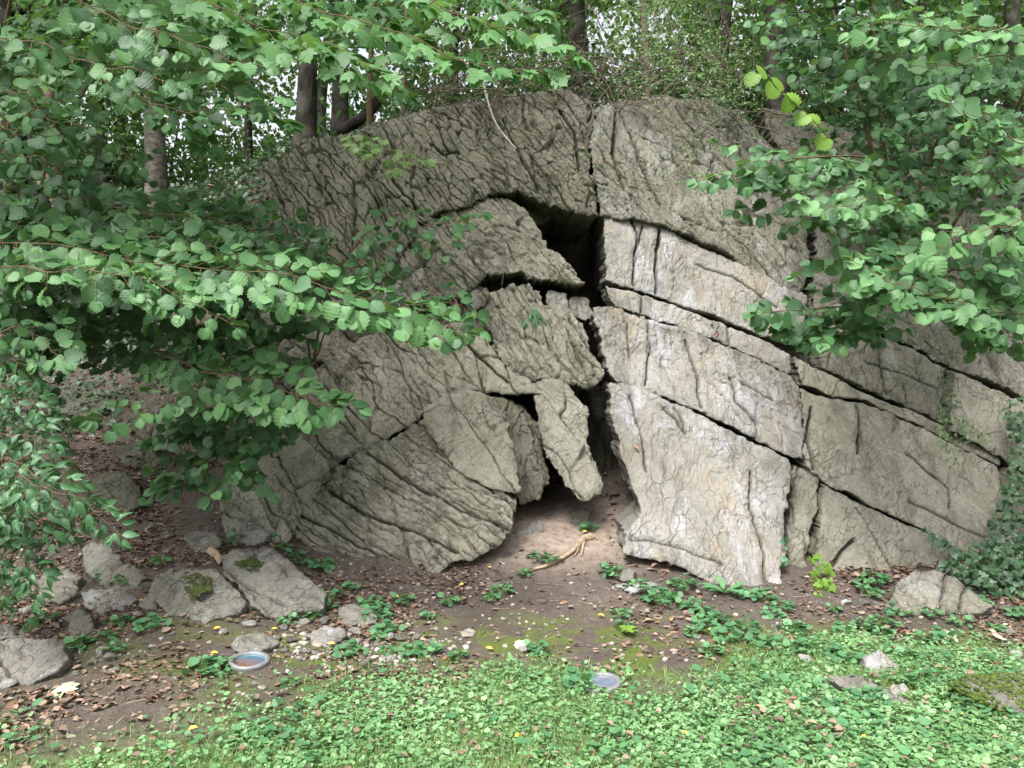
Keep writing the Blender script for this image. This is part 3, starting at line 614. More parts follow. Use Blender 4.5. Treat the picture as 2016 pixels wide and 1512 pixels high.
ground_slab([(1742, 1190), (1770, 1150), (1800, 1128), (1850, 1125), (1900, 1155), (1950, 1195), (1935, 1212), (1850, 1205), (1780, 1208)], M_GREY, 'cracked flat-topped boulder at the foot of the outcrop beside the ivy', 1.2, .3,
            cracks=[([(1860, 1130), (1850, 1200)], .008, .05), ([(1895, 1160), (1890, 1205)], .008, .05)])
ground_slab([(1680, 1235), (1690, 1212), (1702, 1208), (1706, 1235)], M_STONE, 'upright pointed stone behind the broad clump of weeds', 2.0, .08)
ground_slab([(1568, 1285), (1590, 1280), (1605, 1295), (1600, 1312), (1575, 1308)], M_PALE, 'pale stone at the left end of the row of stones in the ground cover', .6, .1)
ground_slab([(1630, 1325), (1680, 1318), (1740, 1345), (1765, 1360), (1760, 1378), (1700, 1362), (1640, 1340)], M_STONE, 'long low stone ridge lying in the ground cover at the right', .45, .08)
ground_slab([(1695, 1290), (1730, 1285), (1765, 1310), (1760, 1325), (1705, 1322)], M_PALE, 'rounded pale stone topping the row in the ground cover', .7, .1)
ground_slab([(1755, 1345), (1775, 1335), (1792, 1345), (1793, 1365), (1765, 1368)], M_PALE, 'knobbly tan stone ending the long low ridge', .8, .08)
ground_slab([(1745, 1375), (1770, 1370), (1805, 1376), (1803, 1390), (1760, 1390)], M_GREY, 'small grey slab nearest the camera in the row of stones', .4, .06)
M_MOSSTOP = rock_mat('moss_covered_rock', (.075, .095, .022), (.035, .048, .012), (.15, .16, .08), .9, 0, .2, .66, hs=0)
def mossy_top(o, v_):
    r_ = np.random.RandomState(8); mb = MB(); top = v_[v_[:, 2] > .0]
    for k in range(3600):
        q = top[r_.randint(len(top))]+[r_.normal()*.006, r_.normal()*.006, .018]
        if fbm(q[:1]*9, q[1:2]*9, 3, 4)[0] < -.35: continue
        sz = r_.uniform(.005, .013); b, f = blob(sz, sz, sz*.8, k % 40, 1, 0, .3); mb.add(b+q, f3=f, r=r_.rand())
    m_ = mb.build('moss', dead_mat('moss_bright', [(.025, .045, .008), (.05, .078, .014), (.09, .115, .024)], .95)); m_.parent = o
def _mossy():
    g = G(1985, 1392); v_, f = blob(.30, .17, .13, 555, 4, 10, .12); v_ += (fbm(v_[:, 0]*30, v_[:, 1]*30, 3, 9)*.008)[:, None]
    o = mk('boulder', v_+[0, 0, .02], [f], M_STONE, None, {'rnd': np.full(len(v_), .2)}); o.location = tuple(g); mossy_top(o, v_); tag(o, 'low boulder covered in dark green moss at the right edge', 'boulder')
# moss cushion on the boulder
def moss_patch(u, v, ru, rv, n, label, vb, rise, sink=.03):
    g = G(u, vb+2); y0 = g[1]-sink; z0 = P(u, vb, y0)[2]; yy_ = lambda w: (z0-rise*y0-1.6)/((756-w)/FP-rise)
    mb = MB()
    r_ = np.random.RandomState(int(u)); 
    for k in range(n):
        uu = u+ru*r_.normal()*.55; vv = v+rv*r_.normal()*.55
        if fbm(np.array([uu*.09]), np.array([vv*.13]), 3, 5)[0] < -.1+.25*math.hypot((uu-u)/ru, (vv-v)/rv)**2-.15: continue
        p = P(uu, vv, yy_(vv)-.045)
        s = r_.uniform(.003, .009)
        b, f = blob(s, s, s*.8, k, 1, 0, .3); mb.add(b+p, f3=f, r=r_.rand())
    return tag(mb.build('moss_patch', leafm), label, 'moss', kind='stuff')
leafm = dead_mat('moss', [(.02, .032, .008), (.04, .055, .012), (.065, .08, .02)], .95)

RS = np.random.RandomState(5); _mossy()
# numbered small stones, each its own object
def stone_at(u, v, s, mat, label, seed, flat=.55, grp='small loose stones on the soil'):
    g = G(u, v); v_, f = blob(s, s*.8, s*flat, seed, 3, 12, .08)
    a = seed*1.7; c, s2 = math.cos(a), math.sin(a)
    v_ = np.stack([v_[:, 0]*c-v_[:, 1]*s2, v_[:, 0]*s2+v_[:, 1]*c, v_[:, 2]], -1)+g+np.array([0, 0, s*flat*.35])
    o = mk('stone', v_, [f], mat, None, {'rnd': np.full(len(v_), .1)}); 
    me = o.data; me.transform(__import__('mathutils').Matrix.Translation((-g[0], -g[1], -g[2]))); o.location = tuple(g)
    return tag(o, label, 'stone', grp)
SM = [(210, 1300, .055), (200, 1285, .05), (225, 1325, .04), (150, 1330, .03), (320, 1232, .03), (735, 1245, .05), (760, 1238, .05), (700, 1248, .05), (720, 1310, .05), (790, 1262, .05),
      (770, 1300, .04), (790, 1315, .03), (575, 1265, .045), (600, 1230, .045), (560, 1240, .04), (620, 1290, .03), (1030, 1285, .04), (1020, 1250, .025), (1090, 1230, .022), (1075, 1345, .02), (1330, 1218, .022),
      (1700, 1190, .055), (1665, 1190, .045), (1725, 1195, .045), (1185, 1258, .02), (820, 1255, .035), (850, 1290, .03), (1640, 1300, .05), (655, 1290, .035), (500, 1350, .028), (430, 1330, .022), (1480, 1455, .03), (340, 1250, .025), (170, 1250, .04), (50, 1180, .05), (90, 1160, .05), (110, 1235, .04), (15, 1350, .05), (640, 1228, .05), (680, 1272, .035), (270, 1215, .05), (285, 1160, .05), (140, 1170, .06), (60, 1205, .06), (100, 1140, .07), (30, 1140, .06), (240, 1205, .04), (330, 1090, .05), (560, 1285, .035), (590, 1300, .03), (545, 1262, .04), (650, 1252, .06), (700, 1270, .045), (745, 1275, .04), (780, 1240, .04), (770, 1255, .035), (800, 1290, .03), (830, 1270, .03), (860, 1240, .025), (600, 1285, .03), (720, 1330, .03), (490, 1235, .05), (440, 1245, .035), (180, 1310, .035), (390, 1075, .05), (335, 1060, .05), (300, 1040, .06), (1620, 1345, .05), (1720, 1350, .04), (1560, 1300, .03), (1870, 1300, .03), (1540, 1210, .03), (1250, 1195, .03), (1130, 1170, .02), (1910, 1215, .04), (1985, 1250, .05), (2000, 1290, .05)]
for k, (u, v, s) in enumerate(SM):
    lb = ('fist-sized stone ' if s >= .04 else 'little stone ')+where(u, v)
    stone_at(u, v, s, [M_STONE, M_PALE, M_STONE][k % 3], lb, 100+k)
stone_at(470, 1352, .022, M_PALE, 'tiny white pebble in front of the ground light', 301, grp='tiny white pebbles by the ground light')
stone_at(518, 1355, .028, M_PALE, 'tiny white pebble in front of the ground light', 302, grp='tiny white pebbles by the ground light')

# ------------------------------------------------------------------ leaves
def fan_leaf(outline, midn=5, fold=.18, droop=.15, pleat=.02):
    """outline: list of (x>0, y) from base to tip (right side). returns verts, tris.  leaf length 1 along +y, normal +z"""
    k = len(outline); mid = [(0, o[1]) for o in outline]
    v = []
    for i, (x, y) in enumerate(outline):
        z = -droop*y*y
        v.append((0, y, z-.0))
        s = pleat*(1 if i % 2 else -1)
        v.append((x, y, z+fold*abs(x)+s)); v.append((-x, y, z+fold*abs(x)+s))
    v = [(0, -.0, 0)]+v+[(0, 1.0, -droop)]
    f = [(0, 2, 1), (0, 1, 3)]
    for i in range(k-1):
        a = 1+3*i; b = a+3
        f += [(a, a+1, b+1), (a, b+1, b), (a, b+2, a+2), (a, b, b+2)]
    a = 1+3*(k-1); t = 3*k+1
    f += [(a, a+1, t), (a, t, a+2)]
    return np.array(v, float), np.array(f)
HZ = fan_leaf([(.22, -.03), (.37, .05), (.40, .12), (.49, .24), (.44, .27), (.53, .42), (.47, .46), (.52, .60), (.42, .62), (.43, .76), (.31, .77), (.27, .87), (.12, .88)], fold=.16, droop=.24, pleat=.022)
LN = fan_leaf([(.10, .06), (.22, .25), (.25, .42), (.19, .64), (.08, .85)], fold=.35, droop=.35, pleat=0)
SMALLF = fan_leaf([(.22, .12), (.32, .4), (.2, .75)], fold=.3, droop=.2, pleat=0)
DIA = (np.array([(0, 0, 0), (.38, .35, .08), (.30, .72, .02), (0, 1, -.12), (-.30, .72, .02), (-.38, .35, .08)], float), np.array([(0, 1, 2), (0, 2, 3), (0, 3, 4), (0, 4, 5)]))
def lobed(pts, droop=.2, c=(0, .3)):
    """pts: right side outline from base to tip; mirrored, fanned from c"""
    r = [(x, y) for x, y in pts]; l = [(-x, y) for x, y in reversed(pts[:-1])]
    o = r+l
    v = [(c[0], c[1], .03)]+[(x, y, -droop*(x*x+(y-c[1])**2)) for x, y in o]
    n = len(o); f = [(0, 1+i, 1+(i+1) % n) for i in range(n)]
    return np.array(v, float), np.array(f)
MP = lobed([(.0, .0), (.16, -.10), (.40, -.10), (.34, .02), (.50, .08), (.66, .26), (.54, .30), (.46, .36), (.66, .58), (.64, .72), (.48, .68), (.34, .62), (.32, .76), (.22, .86), (.12, .92), (0, 1.08)], .3, (0, .24))
IV = lobed([(0, .0), (.22, -.08), (.46, .04), (.36, .22), (.48, .46), (.26, .50), (.14, .74), (0, 1.0)], .2, (0, .2))
RD = lobed([(0, .06), (.14, -.04), (.34, .02), (.36, .14), (.50, .26), (.46, .38), (.52, .52), (.42, .62), (.38, .78), (.24, .80), (.14, .92), (0, .92)], -.35, (0, .28))
RD2 = lobed([(0, .05), (.22, -.03), (.44, .18), (.48, .45), (.34, .75), (0, .92)], -.4, (0, .3))
class Leaves:
    def __init__(s): s.o = []; s.d = []; s.n = []; s.s = []; s.r = []
    def put(s, o, d, n, size, r): s.o.append(o); s.d.append(d); s.n.append(n); s.s.append(size); s.r.append(r)
    def mesh(s, tpl, name, mat, parent=None, seed=0):
        o = np.array(s.o); d = np.array(s.d, float); n = np.array(s.n, float); sz = np.array(s.s); r = np.array(s.r)
        d /= np.linalg.norm(d, axis=1)[:, None]+1e-9
        sd_ = np.cross(d, n); sd_ /= np.linalg.norm(sd_, axis=1)[:, None]+1e-9; n = np.cross(sd_, d)
        V0, F0 = tpl; rr = np.random.RandomState(seed)
        wx = rr.uniform(.85, 1.1, len(o)); wz = rr.uniform(.4, 1.8, len(o))
        V = o[:, None]+sz[:, None, None]*(V0[None, :, 0, None]*wx[:, None, None]*sd_[:, None]+V0[None, :, 1, None]*d[:, None]+V0[None, :, 2, None]*wz[:, None, None]*n[:, None])
        F = F0[None]+(np.arange(len(o))*len(V0))[:, None, None]
        return mk(name, V.reshape(-1, 3), [F.reshape(-1, 3)], mat, parent, {'rnd': np.repeat(r, len(V0))})
def rv(r, s=1.): return r.normal(size=3)*s
def nrm(a): a = np.asarray(a, float); return a/(np.linalg.norm(a)+1e-9)
def twig(L, mb, r, o, d, ln, N_, size, gap, rbase, tw=.0022, nj=.35, droop=.25):
    """alternate leaves on both sides of a twig; N_ plane normal of the spray"""
    d = nrm(d); k = max(2, int(ln/gap)); side = nrm(np.cross(d, N_)); p = np.array(o, float); path = [p.copy()]
    for i in range(k):
        t = (i+1)/k
        d = nrm(d+np.array([0, 0, -droop/k])+rv(r, .06)); p = p+d*ln/k; path.append(p.copy())
        sg = 1 if i % 2 else -1
        ld = nrm(d*.75+side*sg*(.95-.5*t)+rv(r, .16)+np.array([0, 0, -.15]))
        n = nrm(N_+rv(r, nj))
        sz = size*r.uniform(.7, 1.12)*(1-.35*(t > .8))
        pt = p+ld*size*.12
        L.put(pt, ld, n, sz, np.clip(rbase+r.normal()*.30, 0, 1))
    L.put(p, nrm(d+rv(r, .1)), nrm(N_+rv(r, nj)), size*.75, np.clip(rbase+.15, 0, 1))
    tube(mb, path, tw, tw*.5, 4)
def spray(L, mb, r, ctrl, width, size=.095, gap=.05, step=.07, tilt=(0, -.72, .68), rbase=.5, stem=.006, nj=.42, taper=.35):  # lit outer sprays get a lighter leaf colour, inner ones a darker
    """a branch (ctrl: (u, v, y) points) with side twigs lying in a tilted layer"""
    pts = smoothpath([P(*c) for c in ctrl], 28); N0 = nrm(tilt); q_ = np.linspace(0, 1, 28); ph_ = r.uniform(0, 6, 3)
    pts[:, 2] += .022*np.sin(q_*11+ph_[0])+.010*np.sin(q_*29+ph_[1])-.03; pts[:, 1] += .03*np.sin(q_*9+ph_[2])
    tube(mb, pts, stem*.8, stem*.25, 5)
    seg = np.linalg.norm(np.diff(pts, axis=0), axis=1); tot = seg.sum(); cum = np.concatenate([[0], np.cumsum(seg)])
    s = .03; i = 0
    while s < tot:
        t = s/tot; p = np.array([np.interp(s, cum, pts[:, c]) for c in range(3)])
        q = np.array([np.interp(min(s+.02, tot), cum, pts[:, c]) for c in range(3)]); T = nrm(q-p+1e-6)
        B = nrm(np.cross(N0, T)); sg = 1 if i % 2 else -1
        w = width*(taper+(1-taper)*math.sin(math.pi*min(1, t*.9+.1))**.7)*r.uniform(.55, 1.1)
        Nn = nrm(N0+rv(r, .18))
        twig(L, mb, r, p, nrm(B*sg+T*.75+rv(r, .12)), w, Nn, size, gap, rbase, nj=nj)
        s += step*r.uniform(.7, 1.3); i += 1
    twig(L, mb, r, pts[-1], nrm(pts[-1]-pts[-3]), width*.5, N0, size, gap, rbase, nj=nj)
def clump(L, mb, r, u, v, ru, rv_, y, dy, n, size=.095, ln=.3, gap=.05, tilt=(0, -.7, .7), rbase=.4, nj=.5, out_=(0, -.5, 0)):  # inner clumps get darker leaf colour, painting the shade inside the foliage
    for _ in range(n):
        a = r.uniform(0, 2*np.pi); q = math.sqrt(r.uniform(0, 1))
        uu = u+ru*q*math.cos(a); vv = v+rv_*q*math.sin(a); yy = y+r.uniform(-dy, dy)
        d = nrm(np.array([r.normal(), r.normal()*.5, r.normal()*.3])+np.array(out_))
        twig(L, mb, r, P(uu, vv, yy), d, ln*r.uniform(.6, 1.2), nrm(np.array(tilt)+rv(r, .25)), size, gap, rbase+r.normal()*.08, nj=nj)
def stemline(mb, ctrl, r0, r1, n=6, k=16, wob=.0):
    tube(mb, smoothpath([P(*c) for c in ctrl], k), r0, r1, n, wob)

# ---- big hazel on the left
r = np.random.RandomState(21); base = G(-60, 760)
T = thing('hazel_shrub', base, 'big hazel shrub on the left, its long leafy branches reaching across the rock', 'shrub')
L = Leaves(); tw = MB()
spray(L, tw, r, [(-90, 470, 4.7), (120, 480, 4.5), (330, 505, 4.35), (520, 530, 4.3), (700, 575, 4.35), (900, 625, 4.5)], .30, size=.112, rbase=.8, step=.045)
spray(L, tw, r, [(-60, 440, 4.9), (200, 445, 4.8), (400, 480, 4.7), (560, 500, 4.8)], .30, size=.108, rbase=.55, step=.055)
spray(L, tw, r, [(-60, 520, 4.3), (60, 515, 4.2), (180, 525, 4.1), (330, 560, 4.1), (440, 610, 4.15)], .2, rbase=.75)
spray(L, tw, r, [(-80, 690, 4.6), (-20, 660, 4.4), (60, 640, 4.3), (120, 700, 4.2)], .2, rbase=.6)
spray(L, tw, r, [(-80, 390, 5.2), (80, 380, 5.1), (260, 400, 5.0), (430, 430, 5.1), (540, 460, 5.2)], .33, size=.11, rbase=.35)
spray(L, tw, r, [(-80, 300, 5.0), (30, 290, 4.9), (130, 330, 4.8)], .25, rbase=.35)
spray(L, tw, r, [(-80, 180, 4.6), (0, 170, 4.5), (70, 190, 4.4), (110, 260, 4.4)], .2, rbase=.45)
spray(L, tw, r, [(-80, 230, 4.4), (0, 240, 4.4), (70, 260, 4.3)], .16, rbase=.5)
clump(L, tw, r, 60, 560, 130, 60, 5.0, .4, 30, rbase=.4)
clump(L, tw, r, 250, 460, 240, 60, 5.6, .4, 55, rbase=.3)
clump(L, tw, r, 150, 640, 170, 60, 5.6, .5, 34, rbase=.38)
clump(L, tw, r, 60, 460, 110, 70, 5.2, .4, 26, rbase=.35)
clump(L, tw, r, 320, 610, 110, 40, 5.8, .4, 16, rbase=.36)
clump(L, tw, r, 480, 420, 60, 60, 5.9, .3, 10, rbase=.3)
clump(L, tw, r, 50, 370, 90, 60, 5.8, .4, 18, rbase=.36)
spray(L, tw, r, [(-60, 60, 4.2), (60, 80, 4.1), (200, 110, 4.0), (330, 160, 3.9)], .2, rbase=.5)
spray(L, tw, r, [(60, -60, 4.2), (220, 20, 4.1), (380, 80, 4.0), (500, 110, 3.95)], .22, rbase=.65)
spray(L, tw, r, [(200, 150, 4.6), (300, 190, 4.5), (420, 210, 4.4), (530, 190, 4.4)], .18, rbase=.55)
spray(L, tw, r, [(-60, 130, 5.0), (60, 210, 4.9), (170, 240, 4.8), (250, 300, 4.8)], .2, rbase=.38)
clump(L, tw, r, 170, 300, 150, 50, 5.8, .5, 22, rbase=.3)
clump(L, tw, r, 120, 420, 180, 50, 6.2, .4, 50, rbase=.3)
clump(L, tw, r, 360, 440, 150, 45, 6.4, .4, 40, rbase=.32)
clump(L, tw, r, 110, 590, 170, 70, 6.2, .5, 50, rbase=.3)
clump(L, tw, r, 330, 560, 150, 40, 6.2, .4, 34, rbase=.3)
clump(L, tw, r, 60, 660, 110, 50, 5.2, .4, 26, rbase=.35)
clump(L, tw, r, 30, 180, 100, 110, 5.6, .4, 26, rbase=.36)
clump(L, tw, r, 70, 690, 120, 50, 6.0, .4, 40, rbase=.3)
clump(L, tw, r, 190, 660, 110, 60, 6.6, .4, 34, rbase=.22)
clump(L, tw, r, 250, 540, 240, 40, 5.0, .3, 40, size=.105, rbase=.35)
clump(L, tw, r, 480, 560, 120, 40, 5.2, .3, 22, size=.10, rbase=.3)
L.mesh(HZ, 'foliage', M_HAZEL, T, 1); tw.build('twigs', M_STEM, T)['kind'] = 'stuff'
for ctrl, r0, r1 in [([(-60, 760, 7.2), (-30, 600, 6.2), (-90, 470, 4.7)], .025, .01), ([(-50, 750, 7.2), (20, 560, 7.0), (10, 300, 6.8), (60, 60, 6.6)], .028, .012), ([(-30, 750, 7.3), (60, 520, 7.2), (90, 330, 7.0), (200, 120, 6.6)], .022, .009),
                     ([(-55, 755, 7.3), (-10, 500, 7.4), (-10, 200, 7.2), (30, -60, 7.0)], .026, .012), ([(-40, 755, 7.3), (45, 560, 7.5), (60, 300, 7.5), (40, 60, 7.4)], .02, .01), ([(-45, 755, 7.2), (30, 520, 7.0), (110, 420, 6.4), (260, 400, 5.4)], .016, .007), ([(-40, 755, 7.2), (100, 690, 6), (200, 560, 5.3), (330, 505, 4.5)], .016, .006)]:
    m = MB(); stemline(m, ctrl, r0, r1); m.build('stem', M_STEM, T)

# ---- smaller hazel growing from the rock ledge in the middle left
r = np.random.RandomState(22)
T = thing('hazel_sapling', P(618, 715, 6.6), 'young hazel rooted on the rock ledge, its leafy layers hanging before the left slabs', 'shrub')
L = Leaves(); tw = MB()
spray(L, tw, r, [(300, 690, 5.0), (420, 720, 4.8), (540, 755, 4.6), (675, 785, 4.5)], .25, size=.108, rbase=.72, step=.045)
spray(L, tw, r, [(560, 735, 5.0), (430, 765, 4.8), (320, 780, 4.6), (190, 815, 4.45)], .18, rbase=.6, gap=.06)
spray(L, tw, r, [(690, 490, 5.8), (730, 440, 5.6), (790, 415, 5.5), (850, 430, 5.4), (930, 428, 5.3)], .16, size=.085, rbase=.5)
spray(L, tw, r, [(600, 520, 5.8), (700, 510, 5.6), (800, 470, 5.5), (880, 480, 5.4)], .16, size=.085, rbase=.35)
spray(L, tw, r, [(640, 620, 5.8), (740, 600, 5.5), (830, 590, 5.3), (930, 600, 5.2)], .18, size=.085, rbase=.4)
spray(L, tw, r, [(850, 560, 5.5), (900, 590, 5.3), (920, 640, 5.2)], .12, size=.08, rbase=.5)
clump(L, tw, r, 560, 620, 110, 40, 5.6, .3, 30, rbase=.38)
clump(L, tw, r, 440, 680, 110, 50, 5.5, .3, 34, rbase=.36)
clump(L, tw, r, 560, 490, 90, 40, 5.6, .3, 20, rbase=.3)
clump(L, tw, r, 690, 560, 80, 40, 5.7, .3, 14, rbase=.3)
clump(L, tw, r, 420, 870, 85, 45, 5.3, .3, 32, rbase=.22)
clump(L, tw, r, 400, 935, 80, 25, 5.2, .2, 16, rbase=.3)
clump(L, tw, r, 480, 820, 80, 35, 5.4, .3, 18, rbase=.3)
clump(L, tw, r, 330, 700, 60, 40, 5.4, .3, 12, rbase=.38)
L.mesh(HZ, 'foliage', M_HAZEL, T, 2); tw.build('twigs', M_STEM, T)['kind'] = 'stuff'
for ctrl, r0, r1 in [([(618, 715, 6.6), (630, 640, 6.3), (660, 560, 6.0), (690, 490, 5.8)], .014, .006), ([(612, 715, 6.6), (590, 660, 6.1), (450, 700, 5.6), (300, 690, 5.0)], .012, .005), ([(620, 715, 6.6), (560, 740, 6.0), (480, 830, 5.5), (400, 940, 5.2)], .012, .005),
                     ([(625, 700, 6.5), (650, 640, 6.0), (740, 600, 5.5)], .008, .004)]:
    m = MB(); stemline(m, ctrl, r0, r1); m.build('stem', M_STEM, T)

# ---- hazel on the right
r = np.random.RandomState(23)
T = thing('hazel_shrub', P(1790, 560, 7.6), 'hazel shrub at the upper right drooping bright leafy branches over the slabs', 'shrub')
L = Leaves(); tw = MB()
spray(L, tw, r, [(1760, 330, 6.2), (1650, 300, 5.8), (1560, 310, 5.5), (1480, 330, 5.4), (1400, 345, 5.3)], .22, size=.106, rbase=.6)
spray(L, tw, r, [(1780, 360, 6.2), (1680, 350, 5.8), (1580, 380, 5.5), (1470, 400, 5.4)], .2, size=.106, rbase=.4)
spray(L, tw, r, [(1800, 400, 5.6), (1740, 385, 5.2), (1690, 390, 5.0), (1600, 395, 4.8)], .2, size=.106, rbase=.85, step=.05)
spray(L, tw, r, [(2060, 440, 4.6), (1980, 430, 4.5), (1900, 450, 4.4), (1850, 470, 4.4)], .2, size=.106, rbase=.9)
spray(L, tw, r, [(2070, 610, 4.8), (1950, 600, 4.6), (1850, 580, 4.5), (1760, 540, 4.5), (1700, 520, 4.5)], .2, size=.106, rbase=.75, step=.05)
spray(L, tw, r, [(1900, 480, 5.2), (1800, 490, 5.0), (1740, 500, 4.9)], .2, size=.106, rbase=.55)
spray(L, tw, r, [(1760, 600, 5.6), (1680, 590, 5.4), (1600, 605, 5.3), (1500, 615, 5.2)], .2, size=.106, rbase=.35)
spray(L, tw, r, [(1740, 640, 5.5), (1660, 640, 5.3), (1580, 650, 5.2), (1520, 640, 5.2)], .18, size=.106, rbase=.35)
spray(L, tw, r, [(2080, 290, 4.6), (1990, 250, 4.5), (1930, 220, 4.4), (1880, 200, 4.3)], .2, size=.106, rbase=.7)
spray(L, tw, r, [(2080, 60, 4.6), (1960, 50, 4.5), (1850, 45, 4.4), (1720, 40, 4.4)], .26, size=.095, rbase=.85)
spray(L, tw, r, [(2080, 130, 4.8), (1980, 110, 4.7), (1880, 110, 4.6), (1800, 130, 4.6)], .24, size=.106, rbase=.6)
spray(L, tw, r, [(1980, 360, 4.8), (1940, 290, 4.6), (1950, 330, 4.5), (1900, 340, 4.5)], .14, size=.085, rbase=.75)
spray(L, tw, r, [(2070, 700, 5.0), (2000, 660, 4.8), (1930, 640, 4.7)], .14, size=.106, rbase=.6)
clump(L, tw, r, 1850, 420, 120, 60, 5.8, .4, 34, rbase=.3)
clump(L, tw, r, 1700, 440, 110, 40, 5.9, .3, 22, rbase=.38)
clump(L, tw, r, 1800, 200, 170, 80, 6.4, .6, 56, rbase=.36)
clump(L, tw, r, 1930, 230, 110, 130, 5.9, .5, 44, rbase=.3)
clump(L, tw, r, 1640, 160, 110, 90, 6.8, .5, 40, rbase=.36)
clump(L, tw, r, 1600, 50, 110, 50, 6.4, .5, 30, rbase=.35)
clump(L, tw, r, 1900, 540, 110, 40, 5.4, .3, 18, rbase=.35)
clump(L, tw, r, 1560, 330, 110, 30, 6.0, .3, 16, rbase=.3)
clump(L, tw, r, 1820, 320, 130, 60, 6.4, .5, 34, rbase=.32)
clump(L, tw, r, 1780, 60, 140, 50, 5.8, .5, 34, rbase=.4)
clump(L, tw, r, 1990, 480, 60, 70, 5.2, .4, 16, rbase=.3)
clump(L, tw, r, 1960, 560, 80, 60, 4.9, .3, 22, size=.1, rbase=.5)
clump(L, tw, r, 1700, 540, 90, 50, 5.0, .3, 18, size=.1, rbase=.5)
clump(L, tw, r, 1620, 640, 90, 30, 5.2, .2, 14, size=.1, rbase=.35)
clump(L, tw, r, 1880, 620, 110, 30, 4.8, .2, 16, size=.1, rbase=.7)
clump(L, tw, r, 1500, 350, 70, 30, 5.4, .2, 12, size=.095, rbase=.5)
clump(L, tw, r, 1800, 130, 220, 110, 7.6, .5, 90, rbase=.3)
clump(L, tw, r, 1880, 330, 150, 90, 7.2, .4, 50, rbase=.22)
clump(L, tw, r, 1680, 300, 110, 70, 7.4, .4, 26, rbase=.3)
L.mesh(HZ, 'foliage', M_HAZEL, T, 3); tw.build('twigs', M_STEM, T)['kind'] = 'stuff'
for ctrl, r0, r1 in [([(1790, 560, 7.6), (1740, 380, 7.0), (1690, 200, 6.8), (1640, 20, 6.6)], .026, .012), ([(1792, 560, 7.6), (1800, 400, 7.2), (1860, 240, 7.0), (1905, 20, 6.8)], .026, .012), ([(1795, 560, 7.6), (1840, 420, 7.2), (1850, 260, 7.1), (1850, 60, 7.0)], .02, .01),
                     ([(1788, 560, 7.6), (1770, 350, 6.8), (1700, 310, 6.0), (1560, 312, 5.5)], .014, .005), ([(1790, 560, 7.6), (1760, 420, 7.4), (1730, 200, 7.2), (1715, -40, 7.0)], .022, .012), ([(1795, 560, 7.6), (1860, 470, 6.8), (1960, 300, 6.2), (2030, 150, 5.6)], .018, .01),
                     ([(1795, 565, 7.6), (1900, 520, 6.4), (2080, 430, 4.8)], .014, .006), ([(1790, 560, 7.6), (1780, 590, 6.6), (1700, 600, 5.6), (1500, 615, 5.2)], .012, .004), ([(1850, 520, 7), (1980, 560, 5.8), (2070, 610, 4.8)], .012, .005)]:
    m = MB(); stemline(m, ctrl, r0, r1); m.build('stem', M_STEM, T)
L = Leaves(); rc = np.random.RandomState(67)  # unseen leaf mass above the frame, added to shade the right side
for q in range(520):
    y_ = rc.uniform(5.6, 9.5); x_ = rc.uniform(2.0, 6.5); z_ = 1.6+.56*y_+.45+rc.uniform(0, 1.3)
    for _ in range(10): L.put(np.array([x_, y_, z_])+rv(rc, .2), nrm(rv(rc)+[0, 0, -.3]), nrm(rv(rc, .4)+[0, 0, 1]), .13*rc.uniform(.7, 1.2), np.clip(.4+rc.normal()*.2, 0, 1))
L.mesh(DIA, 'crown', M_HAZEL, T, 9)
# bright back-lit shoot
L = Leaves(); tw = MB(); r = np.random.RandomState(31)
pts = smoothpath([P(1650, 295, 5.2), P(1590, 225, 5.0), P(1540, 180, 4.9), P(1490, 145, 4.8)], 10); tube(tw, pts, .004, .002, 5)
for i_ in range(1, 10):
    for sg in ((-1,) if i_ % 2 else (1,)):
        L.put(pts[i_], nrm(np.array([-.35, -.1, .1+.5*sg])+rv(r, .15)), nrm(np.array([.35, -.75, .5])+rv(r, .15)), .125*r.uniform(.75, 1.05), r.rand())
L.mesh(HZ, 'shoot_foliage', M_GREENLIT, T, 4)['label'] = 'bright yellow-green young shoot'; tw.build('shoot_stem', M_STEM, T)

# ---- pointed-leaf shrub lower left
r = np.random.RandomState(24)
T = thing('broadleaf_shrub', G(-20, 1190), 'lower left shrub with small pointed glossy leaves arching over the soil', 'shrub')
L = Leaves(); tw = MB()
for ctrl, w in [([(-60, 1010, 3.9), (40, 930, 3.8), (120, 960, 3.7), (225, 1030, 3.65)], .12), ([(-40, 1000, 4.0), (30, 1000, 3.9), (120, 1010, 3.9), (180, 1010, 3.9)], .12), ([(-60, 850, 4.2), (20, 840, 4.1), (80, 860, 4.0), (115, 900, 4.0)], .13),
                ([(-60, 760, 4.3), (20, 760, 4.2), (80, 800, 4.1)], .13), ([(-60, 1090, 4.0), (0, 1080, 3.9), (60, 1100, 3.9), (75, 1150, 3.9)], .12), ([(-60, 700, 4.4), (0, 690, 4.3), (60, 720, 4.2)], .12), ([(-60, 930, 4.0), (10, 900, 3.9), (90, 920, 3.85), (150, 960, 3.8)], .12), ([(-50, 1150, 4.0), (10, 1150, 3.9), (40, 1190, 3.9)], .1)]:
    spray(L, tw, r, ctrl, w, size=.085, gap=.03, step=.05, rbase=.6, tilt=(0, -.8, .6), stem=.004)
clump(L, tw, r, 30, 850, 80, 110, 4.5, .3, 60, size=.082, ln=.18, gap=.03, rbase=.3)
clump(L, tw, r, 10, 1050, 70, 130, 4.4, .25, 70, size=.082, ln=.18, gap=.03, rbase=.3)
clump(L, tw, r, 90, 1010, 80, 50, 4.4, .2, 26, size=.075, ln=.16, gap=.03, rbase=.2)
L.mesh(LN, 'foliage', M_PRIVET, T, 5); tw.build('twigs', M_STEM, T)['kind'] = 'stuff'
